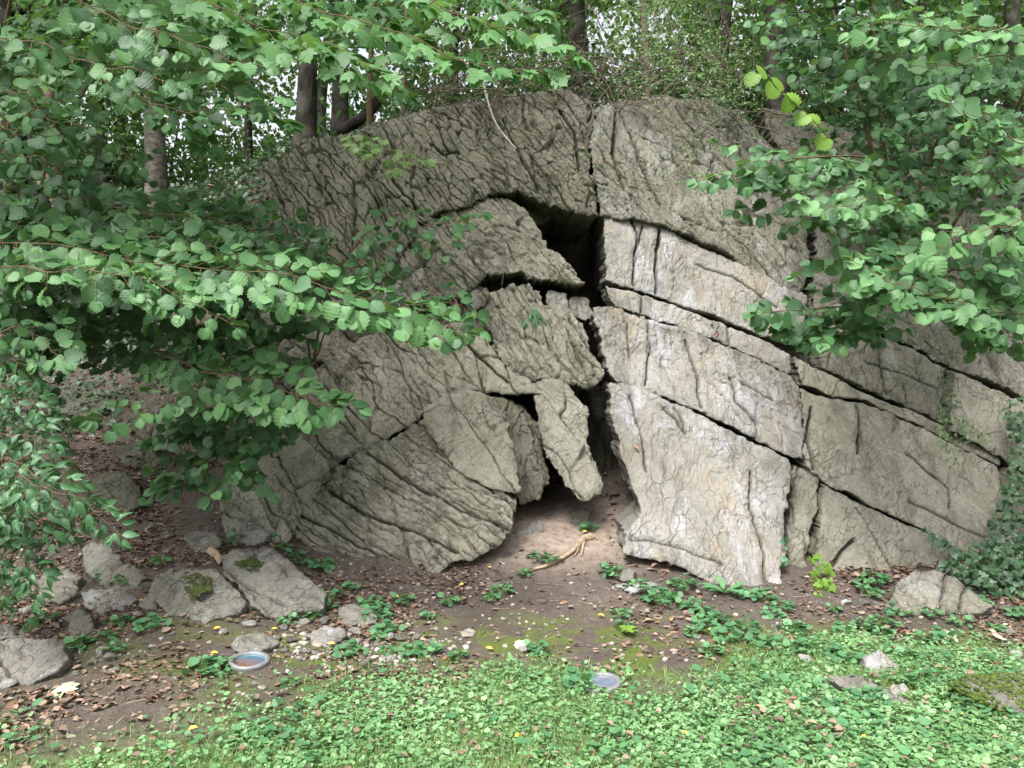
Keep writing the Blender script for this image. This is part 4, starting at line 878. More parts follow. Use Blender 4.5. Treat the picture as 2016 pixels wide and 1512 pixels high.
for ctrl in [[(-20, 1190, 4.6), (-40, 1080, 4.4), (-60, 930, 4.1)], [(-15, 1190, 4.6), (0, 1000, 4.5), (10, 800, 4.4)], [(-20, 1195, 4.6), (40, 1050, 4.4), (60, 900, 4.2)]]:
    m = MB(); stemline(m, ctrl, .01, .005); m.build('stem', M_STEM, T)

# ---- maple branches across the top
r = np.random.RandomState(25)
T = thing('maple_tree', (-6.6, 7.0, float(H(-6.6, 7.0)[0])), 'maple whose lobed leaves hang along the top of the picture', 'tree')
L = Leaves(); tw = MB()
for ctrl, w, rb in [([(300, -60, 4.6), (450, 20, 4.5), (600, 60, 4.5), (740, 130, 4.4)], .22, .6), ([(500, -60, 4.8), (650, 20, 4.7), (800, 60, 4.6), (950, 120, 4.5), (1060, 130, 4.5)], .2, .65), ([(700, -60, 4.8), (850, 0, 4.7), (980, 40, 4.6), (1120, 90, 4.5)], .18, .8),
                    ([(150, -40, 5.0), (280, 60, 4.9), (420, 150, 4.8), (540, 210, 4.7)], .24, .5), ([(100, 60, 5.2), (220, 120, 5.1), (330, 200, 5.0), (400, 260, 5.0)], .22, .4), ([(200, -40, 4.8), (330, 0, 4.7), (470, 40, 4.7)], .24, .6),
                    ([(900, -60, 5.2), (1000, 0, 5.1), (1080, 30, 5.0)], .16, .5), ([(560, 60, 5.2), (680, 130, 5.1), (790, 180, 5.0)], .16, .4)]:
    spray(L, tw, r, ctrl, w, size=.14, gap=.07, step=.085, rbase=rb, tilt=(.1, -.5, .8), nj=.4)
for a in [(250, 60, 220, 70, 5.6, .6, 40), (600, 40, 240, 60, 5.8, .6, 44), (120, 120, 120, 110, 6.0, .5, 26), (880, 20, 180, 45, 5.9, .5, 22), (420, 130, 150, 70, 6.2, .5, 22), (730, 110, 120, 60, 6.2, .5, 14)]:
    clump(L, tw, r, *a[:6], a[6], size=.13, gap=.07, rbase=.35)
L.mesh(MP, 'foliage', M_MAPLE, T, 6); tw.build('twigs', M_STEM, T)['kind'] = 'stuff'
L = Leaves(); rc = np.random.RandomState(66)  # unseen leaves overhead, added to darken the left side
for q in range(300):
    y_ = rc.uniform(3.2, 8.5); x_ = rc.uniform(-6.5, -2.4+.15*(y_-3)); z_ = 1.6+.56*y_+.45+rc.uniform(0, 1.6)
    for _ in range(10): L.put(np.array([x_, y_, z_])+rv(rc, .2), nrm(rv(rc)+[0, 0, -.3]), nrm(rv(rc, .4)+[0, 0, 1]), .16*rc.uniform(.7, 1.2), np.clip(.4+rc.normal()*.2, 0, 1))
for q in range(330):  # further unseen leaves, added to shade the upper left rock
    y_ = rc.uniform(5.6, 9.0); x_ = rc.uniform(-4.5, .5); z_ = 1.6+.56*y_+.4+rc.uniform(0, 1.2)
    for _ in range(9): L.put(np.array([x_, y_, z_])+rv(rc, .2), nrm(rv(rc)+[0, 0, -.3]), nrm(rv(rc, .4)+[0, 0, 1]), .15*rc.uniform(.7, 1.2), np.clip(.4+rc.normal()*.2, 0, 1))
L.mesh(DIA, 'crown', M_MAPLE, T, 8)
m = MB(); b0 = np.array(T.location)
tube(m, smoothpath([b0-[0, 0, .2], b0+[.1, 0, 2], b0+[.3, -.2, 4.5], b0+[.2, -.3, 7]], 16), .13, .06, 10, .15); m.build('trunk', M_BARKR, T)
for ctrl in [[(-40, -200, 6.5), (150, -120, 5.5), (300, -60, 4.6)], [(-40, -240, 6.5), (300, -160, 5.5), (700, -60, 4.8)], [(-60, -180, 6.6), (30, -100, 5.6), (150, -40, 5.0)], [(-60, -240, 6.6), (400, -220, 5.8), (900, -60, 5.2)]]:
    m = MB(); stemline(m, ctrl, .03, .008); m.build('branch', M_BARKR, T)
# sprig on the upper left of the rock face
L = Leaves(); tw = MB(); r = np.random.RandomState(33)
T = thing('maple_seedling', P(680, 262, 7.45), 'small pale maple seedling hanging over the upper left rock sheet', 'seedling')
for ctrl in [[(680, 262, 7.4), (730, 280, 7.1), (790, 300, 7.0), (835, 315, 6.95)], [(700, 265, 7.4), (760, 290, 7.1), (780, 330, 7.0)], [(685, 262, 7.4), (705, 285, 7.2), (720, 300, 7.1)]]:
    spray(L, tw, r, ctrl, .12, size=.09, gap=.06, step=.1, rbase=.9, stem=.003)
L.mesh(MP, 'foliage', M_SMALL, T, 7); tw.build('twigs', M_STEM, T)['kind'] = 'stuff'

# ------------------------------------------------------------------ shrubs and twigs on the crest
def crest_shrub(name, label, base, seed, clumps, stems, lt=SMALLF, mat=M_SMALL, size=.035, tangle=0, tr=None, grp=None):
    r = np.random.RandomState(seed); T = thing(name, base, label, 'shrub', grp); L = Leaves(); tw = MB()
    for c in clumps: clump(L, tw, r, *c, size=size, ln=.2, gap=.03, rbase=.55, nj=.6, tilt=(0, -.5, .7))
    for c in stems:
        tube(tw, smoothpath([P(*q)+rv(r, .03) for q in c], 14), r.uniform(.007, .014), .004, 5)
    for _ in range(int(tangle*.6)):
        u0, v0, u1, v1, y0 = tr; a = P(r.uniform(u0, u1), r.uniform(v0, v1), y0+r.uniform(-.3, .5))
        pts = [a]; d = nrm(np.array([r.normal(), r.normal()*.4, r.normal()*.6+.1]))
        for q in range(r.randint(8, 16)):
            d = nrm(d+rv(r, .17)+np.array([0, 0, -.07])); pts.append(pts[-1]+d*.09)
        tube(tw, pts, r.uniform(.004, .010), .0025, 4)
    if L.o: L.mesh(lt, 'foliage', mat, T, seed)
    tw.build('stems', M_TWIG, T)['kind'] = 'stuff'; return T
crest_shrub('trailing_shrub', 'small-leaved shrub with upright stems trailing over the crest right of the cleft', P(1290, 195, 8.5), 41,
            [(1290, 60, 120, 70, 8.3, .4, 170), (1400, 130, 100, 70, 8.1, .4, 150), (1250, 120, 80, 60, 8.3, .3, 50), (1330, 170, 120, 40, 7.9, .2, 40), (1480, 100, 70, 70, 8.3, .4, 34), (1420, 210, 60, 30, 7.9, .2, 14), (1330, 250, 60, 60, 7.8, .15, 9), (1200, 30, 60, 40, 8.6, .3, 16)],
            [[(1250+k*19, 200-((k*7) % 5)*3, 8.5), (1250+k*19+r.normal()*14, 120, 8.5), (1250+k*19+r.normal()*40, 0, 8.6)] for k in range(13)], tangle=70, tr=(1150, 80, 1500, 240, 7.95))
crest_shrub('bare_shrub', 'tangle of bare grey twigs sprawling over the crest left of the cleft', P(1010, 185, 8.6), 42,
            [(1000, 110, 130, 40, 8.4, .3, 60), (1130, 120, 70, 50, 8.3, .2, 40), (1060, 175, 120, 20, 8.1, .2, 14)], [], tangle=170, tr=(860, 110, 1240, 215, 8.1))
crest_shrub('trailing_shrub', 'low leafy trailers hanging on the upper right rock beside the hazel', P(1480, 230, 8.3), 43,
            [(1450, 240, 70, 60, 7.8, .2, 34), (1400, 340, 40, 50, 7.4, .1, 9)], [], tangle=40, tr=(1350, 160, 1560, 290, 8.0))
# hanging roots
for k, (c, r0) in enumerate([([(950, 150, 8.3), (958, 190, 8.0), (975, 240, 7.8), (1000, 275, 7.6), (1016, 292, 7.55)], .016)]):
    m = MB(); tube(m, smoothpath([P(*q) for q in c], 20), r0*.8, r0*.4, 7); o = m.build('hanging_root', M_WHITE)
    tag(o, 'white-barked thin stem hanging down the face from the crest', 'root')
r = np.random.RandomState(3)
for k, c in enumerate([[(1190, 190), (1170, 260), (1130, 300)], [(1220, 180), (1262, 230), (1240, 290), (1225, 340)], [(1200, 170), (1150, 230), (1085, 265)], [(985, 470), (992, 520), (988, 562)], [(1330, 230), (1320, 270), (1300, 300)]]):
    m = MB(); tube(m, smoothpath([P(u, v, FY(u, v, -.28)) for u, v in c], 14), .004, .002, 5); o = m.build('hanging_root', M_TWIG)
    tag(o, ['thin curved rootlet hanging over the top of the cleft', 'looped thin root drooping on the rock right of the cleft', 'thin root sweeping left below the crest twigs', 'single straight thread-like root above the leaning boulder', 'short thin rootlet below the trailing shrub'][k], 'root')
# soil bank on top of the crest
r = np.random.RandomState(9)

# ------------------------------------------------------------------ trees behind
def tree(u, vb, y, wpx, mat, label, seed, crown=None, top=9.0, lean=0, wob=.18, grp=None, nleaf=1600, sz=.11, zc=(1.5, 7), rad=2.0, name='tree', lm=None):
    b = P(u, vb, y); b[2] = min(b[2], float(H(b[0], b[1])[0])) if b[2] > 3 else b[2]
    T = thing(name, b, label, 'tree', grp); r = np.random.RandomState(seed)
    rad0 = wpx/FP*y/2
    m = MB(); zs = np.linspace(0, top, 26)
    pts = np.stack([b[0]+lean*zs+.12*np.sin(zs*.9+seed)*zs/4, b[1]+.1*np.sin(zs*.7+seed*2)*zs/4, b[2]-.15+zs], -1)
    rr = rad0*(1-.6*zs/top); rr[:2] *= [1.45, 1.15]
    tube(m, pts, rr, None, 16, wob*1.6); m.build('trunk', mat, T)
    tips = []
    for k in range(9):
        z0 = r.uniform(.25, .95)*top; i0 = int(z0/top*25); a = r.uniform(0, 6.28); ln = r.uniform(.5, 1)*rad
        p0 = pts[i0]; d = np.array([math.cos(a), math.sin(a), r.uniform(.1, .6)])
        q = smoothpath([p0, p0+d*ln*.5+[0, 0, .1], p0+d*ln+[0, 0, r.uniform(-.3, .3)]], 8); tips.append(q)
        if not grp: lb = MB(); tube(lb, q, rad0*.25, .008, 5); lb.build('limb', mat, T)
    L = Leaves()
    for k in range(nleaf//12):
        if r.rand() < .6:
            q = tips[r.randint(len(tips))][r.randint(3, 8)]; c = q+rv(r, .35)
        else:
            a = r.uniform(0, 6.28); rr_ = rad*math.sqrt(r.uniform(.05, 1)); c = np.array([b[0]+rr_*math.cos(a), b[1]+rr_*math.sin(a), b[2]+r.uniform(*zc)])
        cr_ = r.uniform(.12, .32); sh = r.uniform(-.25, .25)
        for _ in range(12):
            L.put(c+rv(r, cr_)*[1, 1, .5], nrm(rv(r)+[0, 0, -.4]), nrm(rv(r, .6)+[0, -.3, .8]), sz*r.uniform(.6, 1.2), np.clip(.5+sh+r.normal()*.2, 0, 1))
    if L.o: L.mesh(DIA, 'crown', lm or M_BACK, T, seed)
    return T
tree(600, 272, 10.4, 38, M_BARK, 'dark rough-barked tree standing at the upper left corner of the outcrop', 51, top=9, nleaf=2600, zc=(1.6, 6))
tree(668, 262, 11.0, 30, M_BARK, 'dark tree just behind and right of the rough-barked one', 52, top=9, nleaf=2000, zc=(1.4, 6))
tree(310, 372, 11.2, 42, M_BARKP, 'pale blotchy-barked tree standing in ivy on the left bank', 53, top=10, nleaf=2600, zc=(1.6, 6.5))
tree(98, 345, 12.5, 36, M_BARKR, 'pinkish-brown smooth trunk at the far left behind the hazel stems', 54, top=10, nleaf=3000, zc=(.8, 7))
tree(492, 330, 13.6, 15, M_BARK, 'thin straight trunk between the pale tree and the rough-barked tree', 55, top=9, nleaf=1600, zc=(1.2, 6))
tree(728, 250, 9.9, 12, M_STEM, 'slender reddish stem left of the bright gap beside the outcrop crest', 56, top=4.5, nleaf=600, rad=1.0, zc=(.6, 4), name='sapling')
tree(792, 232, 9.7, 11, M_TWIG, 'slender grey stem right of the reddish one on the crest', 57, top=4.5, nleaf=500, rad=1.0, zc=(.8, 4), name='sapling')
tree(1140, 170, 11.5, 40, M_BARK, 'dark trunk behind the crest directly above the cleft', 58, top=8, nleaf=2600, zc=(.9, 6))
tree(1275, 165, 11.0, 14, M_TWIG, 'thin grey trunk rising through the small-leaved shrub', 59, top=8, nleaf=1400, zc=(1.4, 6))
tree(1535, 230, 10.6, 40, M_BARK, 'dark trunk behind the crest left of the right hazel', 60, top=9, nleaf=2600, zc=(.6, 6))
tree(1420, 190, 13, 26, M_BARK, 'dark trunk half hidden behind the trailing shrub', 61, top=9, nleaf=2400, zc=(.4, 6))
tree(1800, 200, 11.5, 30, M_BARK, 'dark trunk behind the right hazel stems', 62, top=9, nleaf=3000, zc=(-.6, 6))
tree(1990, 300, 10.5, 30, M_BARK, 'dark trunk by the right edge behind the hazel leaves', 63, top=9, nleaf=3200, zc=(-1.0, 6))
tree(20, 420, 13, 50, M_BARK, 'dark thick trunk at the left edge behind the hazel', 64, top=10, nleaf=3600, zc=(-.2, 6))
tree(200, 350, 14, 24, M_BARK, 'dim trunk between the pinkish trunk and the pale tree', 65, top=9, nleaf=3200, zc=(.2, 6))
tree(900, 200, 13, 22, M_BARK, 'dim trunk behind the bare twig tangle', 66, top=9, nleaf=2600, zc=(.5, 6))
r = np.random.RandomState(77)
far = [(-300, 20, 3.2), (60, 22, 3), (400, 21, 2.6), (640, 19, 2.6), (880, 22, 2.8), (1120, 20, 2.6), (1380, 22, 3), (1640, 19, 3), (1900, 20, 3), (2200, 21, 3), (240, 17, 2.2), (1500, 16, 2.2), (1760, 15.5, 2.4), (2080, 15, 2.4), (-80, 16, 2.4)]
for k, (u, y, rd) in enumerate(far):
    tree(u, 330, y, 26, M_BARK, 'broadleaf tree in the wood beyond the crest, seen through nearer leaves', 200+k, top=11, nleaf=6000, rad=rd, sz=.17, zc=(-.6, 8), grp='trees in the wood beyond the crest', name='broadleaf_tree')
for k, (u, y, rd) in enumerate([(120, 14.5, 1.5), (330, 15, 1.5), (560, 14, 1.2), (880, 12.5, 1.1), (1060, 12, 1.0), (1250, 12.5, 1.2), (1400, 12, 1.1), (1600, 12, 1.3), (1780, 12, 1.4), (1950, 11, 1.4), (2100, 12, 1.4), (-20, 13.5, 1.5)]):
    bx_ = (u-1008)/FP*y; r2 = np.random.RandomState(400+k); zb = float(H(bx_, y)[0]); T = thing('undergrowth_bush', (bx_, y, zb), 'dark leafy bush on the hilltop behind the crest', 'shrub', 'dark bushes on the hilltop behind the crest')
    L = Leaves()
    for q in range(240):
        a = r2.uniform(0, 6.28); c = np.array([bx_+1.15*rd*math.sqrt(r2.rand())*math.cos(a), y+rd*.7*math.sqrt(r2.rand())*math.sin(a), zb+r2.uniform(-.1, 1.9 if u > 700 else 1.1)])
        for _ in range(12): L.put(c+rv(r2, .17), nrm(rv(r2)+[0, 0, -.3]), nrm(rv(r2, .6)+[0, -.4, .8]), .09*r2.uniform(.6, 1.2), np.clip(.3+r2.normal()*.2, 0, 1))
    L.mesh(DIA, 'foliage', M_BACK, T, k)
    m = MB()
    for q in range(3): tube(m, [[bx_, y, zb-.1], [bx_+r2.normal()*.3, y+r2.normal()*.2, zb+.8], [bx_+r2.normal()*.6, y, zb+1.5]], .03, .01, 6)
    m.build('stems', M_BARK, T)['kind'] = 'stuff'
# leaning dark trunk
m = MB(); tube(m, smoothpath([P(668, 262, 10.2), P(700, 240, 10.1), P(735, 212, 10.0), P(760, 150, 10.1)], 12), .09, .06, 8, .15); tag(m.build('leaning_trunk', M_BARK), 'short dark leaning trunk on the crest before the bright gap', 'tree')

# ------------------------------------------------------------------ ivy
def ivy(name, label, pts_fn, n, seed, size=.055, mat=M_IVY, tpl=IV, vines=6, area=None):
    r = np.random.RandomState(seed); L = Leaves(); P0 = []
    for _ in range(n):
        p, nn = pts_fn(r); P0.append(p)
        L.put(p+nn*r.uniform(.0, .06), nrm(np.array([r.normal()*.6, -.2, -.6])+rv(r, .3)), nrm(nn+rv(r, .35)), size*r.uniform(.6, 1.2), np.clip(r.normal()*.28+.45, 0, 1))
    T = thing(name, P0[0], label, 'ivy' if 'ivy' in name else 'plant')
    L.mesh(tpl, 'foliage', mat, T, seed)
    m = MB()
    for k in range(vines):
        a = P0[r.randint(n)]; q = [a]
        for _ in range(8): q.append(q[-1]+np.array([r.normal()*.05, 0, -.06])+rv(r, .015))
        tube(m, q, .003, .002, 4)
    m.build('vine', M_TWIG, T); return T
def facepts(poly, off, ny=(0, -.9, .4)):
    poly = np.array(poly, float)
    def f(r):
        while True:
            u = r.uniform(poly[:, 0].min(), poly[:, 0].max()); v = r.uniform(poly[:, 1].min(), poly[:, 1].max())
            if inside(np.array([u]), np.array([v]), poly)[0]:
                return P(u, v, FY(u, v, off+r.uniform(-.05, .05))), np.array(ny)
    return f
def gpts(poly, lift=0., ny=(0, -.35, .9), ymax=16):
    poly = np.array(poly, float)
    def f(r):
        while True:
            u = r.uniform(poly[:, 0].min(), poly[:, 0].max()); v = r.uniform(poly[:, 1].min(), poly[:, 1].max())
            if inside(np.array([u]), np.array([v]), poly)[0]:
                p = G(u, v, ymax=ymax); p[2] += lift; return p, np.array(ny)
    return f
def gyf(poly):          # fast: sample on the ground in world coordinates
    poly = np.array(poly, float)
    def f(r):
        while True:
            x = r.uniform(poly[:, 0].min(), poly[:, 0].max()); y = r.uniform(poly[:, 1].min(), poly[:, 1].max())
            if inside(np.array([x]), np.array([y]), poly)[0]:
                return np.array([x, y, np.nan]), np.array((0, -.45, .85))
    return f
ivy('ivy', 'dense dark ivy climbing the right end of the outcrop', facepts([(1975, 790), (2060, 760), (2060, 1180), (1900, 1180), (1930, 1090), (1960, 980), (1990, 900)], -.22), 900, 71)
ivy('ivy', 'dark ivy mound spreading over the ground at the right foot of the outcrop', facepts([(1880, 1090), (1960, 1060), (2070, 1060), (2070, 1190), (1960, 1180), (1850, 1120)], -.35, (0, -.6, .8)), 520, 72)
ivy('ivy', 'few large ivy leaves in the diagonal crack above the low right slab', facepts([(1820, 1040), (1850, 1058), (1885, 1080), (1870, 1092), (1830, 1068)], -.16), 16, 73, .075)
ivy('creeper', 'pale yellow-green creeper hanging in a patch on the right slabs', facepts([(1840, 800), (1880, 770), (1900, 830), (1960, 860), (1950, 880), (1900, 870), (1895, 920), (1860, 920), (1840, 880)], -.14), 170, 74, .03, M_SMALL, SMALLF)
ivy('creeper', 'thin strands of creeper in the vertical joint of the upper right slabs', facepts([(1845, 700), (1870, 700), (1890, 830), (1850, 830)], -.10), 60, 75, .03, M_IVY, SMALLF)
ivy('creeper', 'bright green seedling climbing the slab foot at the narrow joint', facepts([(1592, 1100), (1610, 1092), (1632, 1110), (1638, 1180), (1610, 1215), (1600, 1160)], -.2), 70, 76, .05, M_GREENLIT, IV)
ivy('ivy', 'scattered dark ivy on the upper right rock behind the hazel leaves', facepts([(1700, 400), (2060, 480), (2060, 640), (1900, 620), (1720, 560)], -.12), 200, 78, .05)
ivy('creeper', 'small green plants rooted along the dark top of the central cleft', facepts([(1150, 205), (1185, 210), (1195, 400), (1160, 380), (1140, 300)], -.10), 34, 91, .035, M_SMALL, SMALLF, 3)
ivy('creeper', 'few fresh leaves sprouting in the narrow joint right of the pale bottom slab', facepts([(1536, 1060), (1548, 1060), (1546, 1110), (1534, 1110)], -.12), 9, 92, .05, M_WEED, RD, 1)
ivy('creeper', 'sparse trailing leaves on the upper right rock below the crest shrub', facepts([(1220, 220), (1420, 230), (1400, 400), (1300, 380)], -.12), 60, 93, .035, M_SMALL, SMALLF, 6)
for k, (nm, lb, poly, n, z_) in enumerate([('ivy', 'dark ivy carpet covering the bank below the pale-barked tree', [(-5.2, 9.0), (-2.7, 8.0), (-2.2, 9.0), (-1.7, 11), (-4.5, 13.5), (-8, 13.5), (-7, 10)], 7500, .075), ('ivy', 'dark ivy and brambles covering the slope behind the right hazel', [(2.2, 9.0), (4.2, 7.6), (7, 6.4), (9, 9), (8, 13), (2.4, 12)], 6500, .085), ('ivy', 'thin ivy and litter plants on the shaded slope behind the left hazel', [(-5.8, 7.0), (-3.6, 8.0), (-2.9, 9.2), (-5, 10), (-7, 9)], 1500, .06)]):
    r = np.random.RandomState(80+k); L = Leaves(); f = gyf(poly); Q = np.array([f(r)[0] for _ in range(n)]); Q[:, 2] = H(Q[:, 0], Q[:, 1])+r.uniform(.01, .12, n)
    for q in Q: L.put(q, nrm(rv(r)+[0, -.5, -.2]), nrm(np.array([0, -.5, .8])+rv(r, .35)), z_*r.uniform(.7, 1.3), np.clip(r.normal()*.3+.3, 0, 1))
    tag(L.mesh(IV, 'ivy_carpet', M_IVY, None, 80+k), lb, 'ivy', kind='stuff')

# ------------------------------------------------------------------ ground cover, litter, gravel
r = np.random.RandomState(90)
EXC = [(G(u, v), a, b) for u, v, a, b in [(491, 1316, .11, .13), (1190, 1352, .085, .10), (1590, 1305, .07, .07), (1700, 1368, .17, .10), (1730, 1320, .12, .08), (1775, 1366, .09, .07), (1775, 1388, .09, .06), (1985, 1392, .22, .14), (60, 1345, .30, .12)]]
def scatter(n, x0, x1, y0, y1, prob):
    x = r.uniform(x0, x1, n); y = r.uniform(y0, y1, n); k = r.rand(n) < prob(x, y)
    for g_, a, b in EXC: k &= ((x-g_[0])/a)**2+((y-g_[1])/b)**2 > 1+.5*(vn(x*20, y*20, 3)-.5)
    x = x[k]; y = y[k]
    return x, y, H(x, y)
def carpet(x, y, z, tpl, name, mat, size, label, cat, seed, nup=.3, lift=(.005, .04), kind='stuff', rb=.5):
    rr = np.random.RandomState(seed); L = Leaves(); n = len(x)
    cl = vn(x*3, y*3, seed)*.5
    L.o = np.stack([x, y, z+rr.uniform(*lift, n)], -1); a = rr.uniform(0, 6.28, n)
    L.d = np.stack([np.cos(a), np.sin(a), rr.normal(size=n)*.15], -1); L.n = rr.normal(size=(n, 3))*nup+np.array([0, 0, 1.])
    L.s = size*(.45+1.1*rr.rand(n)**2)*(.8+.5*vn(x*2+9, y*2, seed+1)); L.r = np.clip(rb-.25+cl+rr.normal(size=n)*.16, 0, 1)
    return tag(L.mesh(tpl, name, mat, None, seed), label, cat, kind=kind)
xl = lambda x, y: np.abs(x) < y*.72+.35
x, y, z = scatter(165000, -3.6, 3.6, 2.6, 4.9, lambda x, y: xl(x, y)*lawn_mask(x, y)*np.clip(.10+1.0*sst(-.25, .35, fbm(x*2.6, y*2.6, 4, 61)+.12*x+.06), 0, 1))
carpet(x, y, z, RD2, 'ground_cover', M_LAWN, .0195, 'carpet of small round green leaves across the foreground', 'ground cover', 91, .5, (.004, .04))
x, y, z = scatter(8000, -3.4, 3.4, 2.6, 4.6, lambda x, y: xl(x, y)*lawn_mask(x, y)*sst(-.1, .4, fbm(x*1.7, y*1.7, 3, 62)))
carpet(x, y, z, RD, 'ground_cover', M_WEED, .034, 'larger scalloped leaves standing among the foreground ground cover', 'ground cover', 92, .35, (.02, .055))
# grass blades
BL = (np.array([(-.03, 0, 0), (.03, 0, 0), (.022, .5, .06), (-.022, .5, .06), (0, 1, .3)], float), np.array([(0, 1, 2), (0, 2, 3), (3, 2, 4)]))
x, y, z = scatter(170000, -3.4, 3.4, 2.6, 4.7, lambda x, y: xl(x, y)*lawn_mask(x, y)*np.clip(.15+sst(.1, -.5, fbm(x*1.4, y*1.4, 3, 63)), 0, 1))
L = Leaves(); n = len(x); rr = np.random.RandomState(93)
L.o = np.stack([x, y, z], -1); L.d = np.stack([rr.normal(size=n)*.6, rr.normal(size=n)*.6, np.full(n, 1.)], -1); L.n = rr.normal(size=(n, 3)); L.s = rr.uniform(.03, .075, n); L.r = rr.rand(n)
tag(L.mesh(BL, 'grass', M_GRASS, None, 93), 'short thin grass blades growing through the foreground ground cover', 'grass', kind='stuff')
# dead leaves
DL = (np.array([(0, 0, 0), (.28, .3, .10), (.24, .7, .14), (0, 1, .05), (-.24, .7, .12), (-.28, .3, .16), (0, .5, -.04)], float), np.array([(0, 1, 6), (1, 2, 6), (2, 3, 6), (3, 4, 6), (4, 5, 6), (5, 0, 6)]))
def litter_p(x, y):
    a = sst(.7, -.9, x)*sst(2.6, 3.2, y)*.8+sst(1.6, 2.6, x)*sst(3.9, 4.6, y)*.7+.14
    c = np.clip(.08+1.4*sst(-.2, .5, fbm(x*2.1, y*2.1, 5, 65)), 0, 1)
    return xl(x, y-.0)*a*c*(1-.75*lawn_mask(x, y))*(1-dry_mask(x, y)*.7)
x, y, z = scatter(150000, -5.5, 4.6, 2.7, 8.5, litter_p)
carpet(x, y, z, DL, 'leaf_litter', M_DEAD, .036, 'brown and reddish dead leaves strewn over the soil', 'leaf litter', 94, .45, (.0, .015))
x, y, z = scatter(12000, -3.4, 3.4, 2.6, 5, lambda x, y: xl(x, y)*lawn_mask(x, y)*(.15+.6*sst(0, .5, fbm(x*2, y*2, 3, 77))))
carpet(x, y, z, DL, 'leaf_litter', M_DEAD, .034, 'tan and reddish dead leaves lying on the foreground ground cover', 'leaf litter', 95, .5, (.03, .05), rb=.5)
x, y, z = scatter(9000, -8, -1.5, 7, 13, lambda x, y: .6+0*x)
carpet(x, y, z, DL, 'leaf_litter', M_DEAD, .07, 'brown leaf litter lying on the left bank', 'leaf litter', 96, .4, (.0, .02))
# twigs and straws
m = MB(); n = 420
xx = r.uniform(-3.6, 3.6, n); yy = r.uniform(3.6, 6.6, n); zz = H(xx, yy)
for a, b, c in zip(xx, yy, zz):
    if not xl(a, b): continue
    an = r.uniform(0, 6.28); ln = r.uniform(.04, .16); q = [np.array([a, b, c+.008])]
    for _ in range(4): an += r.normal()*.25; q.append(q[-1]+np.array([math.cos(an)*ln/4, math.sin(an)*ln/4, r.uniform(-.002, .004)]))
    tube(m, q, .0018, .001, 3)
tag(m.build('twig_litter', M_ROOT), 'fine dry twigs and rootlets scattered on the soil', 'twigs', kind='stuff')
# gravel
def gravel(n, prob, s0, s1, label, seed, box=(-4.5, 4.2, 3.4, 7.2)):
    rr = np.random.RandomState(seed); x, y, z = scatter(n, *box, prob)
    tp = [blob(1, .8, .6, 900+k, 1, 8, .12) for k in range(6)]; m = MB()
    for a, b, c in zip(x, y, z):
        v, f = tp[rr.randint(6)]; s = s0+(s1-s0)*rr.rand()**3; an = rr.uniform(0, 6.28); ca, sa = math.cos(an), math.sin(an)
        m.add(np.stack([v[:, 0]*ca-v[:, 1]*sa, v[:, 0]*sa+v[:, 1]*ca, v[:, 2]], -1)*s+[a, b, c+s*.15], f3=f, r=rr.rand())
    return tag(m.build('gravel', M_PEB, smooth=False), label, 'gravel', kind='stuff')
gravel(6500, lambda x, y: xl(x, y)*(.25+.75*sst(-.1, .5, fbm(x*1.6, y*1.6, 3, 68)))*(1-lawn_mask(x, y))*(1-.6*sst(5.4, 6.2, y)), .004, .026, 'small pale stone chips scattered over the bare soil', 97)
gravel(1500, lambda x, y: sst(1.0, .3, np.hypot((x+.9)/.8, (y-4.45)/.35)), .006, .032, 'drift of pinkish grey rubble between the ground light and the outcrop', 98, (-1.8, 0, 4.0, 4.9))

# ------------------------------------------------------------------ weeds
def weed_mesh(seed, nl, rad, size, tpl=RD, h=.06):
    rr = np.random.RandomState(seed); L = Leaves(); mb = MB()
    for k in range(nl):
        a = rr.uniform(0, 6.28); q = rad*math.sqrt(rr.uniform(.02, 1)); c = np.array([q*math.cos(a), q*math.sin(a), h*rr.uniform(.4, 1.1)*(1.2-q/rad*.6)])
        d = np.array([math.cos(a), math.sin(a), -.1]); L.put(c, nrm(d+rv(rr, .4)), nrm(np.array([d[0]*.35, d[1]*.35-.15, 1])+rv(rr, .22)), size*rr.uniform(.6, 1.15), np.clip(rr.normal()*.25+.5, 0, 1))
        tube(mb, [[c[0]*.2, c[1]*.2, -.01], c*.6, c], .0016, .001, 3)
    return L, mb
protos = []
def weed_proto(seed, nl, rad, size, tpl, mat, h=.06):
    L, mb = weed_mesh(seed, nl, rad, size, tpl, h)
    T = thing('weed', (0, 0, 0), 'x', 'weed'); L.mesh(tpl, 'leaves', mat, T, seed); mb.build('stalks', M_GRASS, T); protos.append([T, False]); return T
for k in range(5): weed_proto(300+k, [16, 26, 38, 22, 30][k], [.05, .065, .085, .06, .075][k], [.04, .042, .045, .038, .045][k], RD, M_WEED, [.05, .06, .07, .05, .06][k])
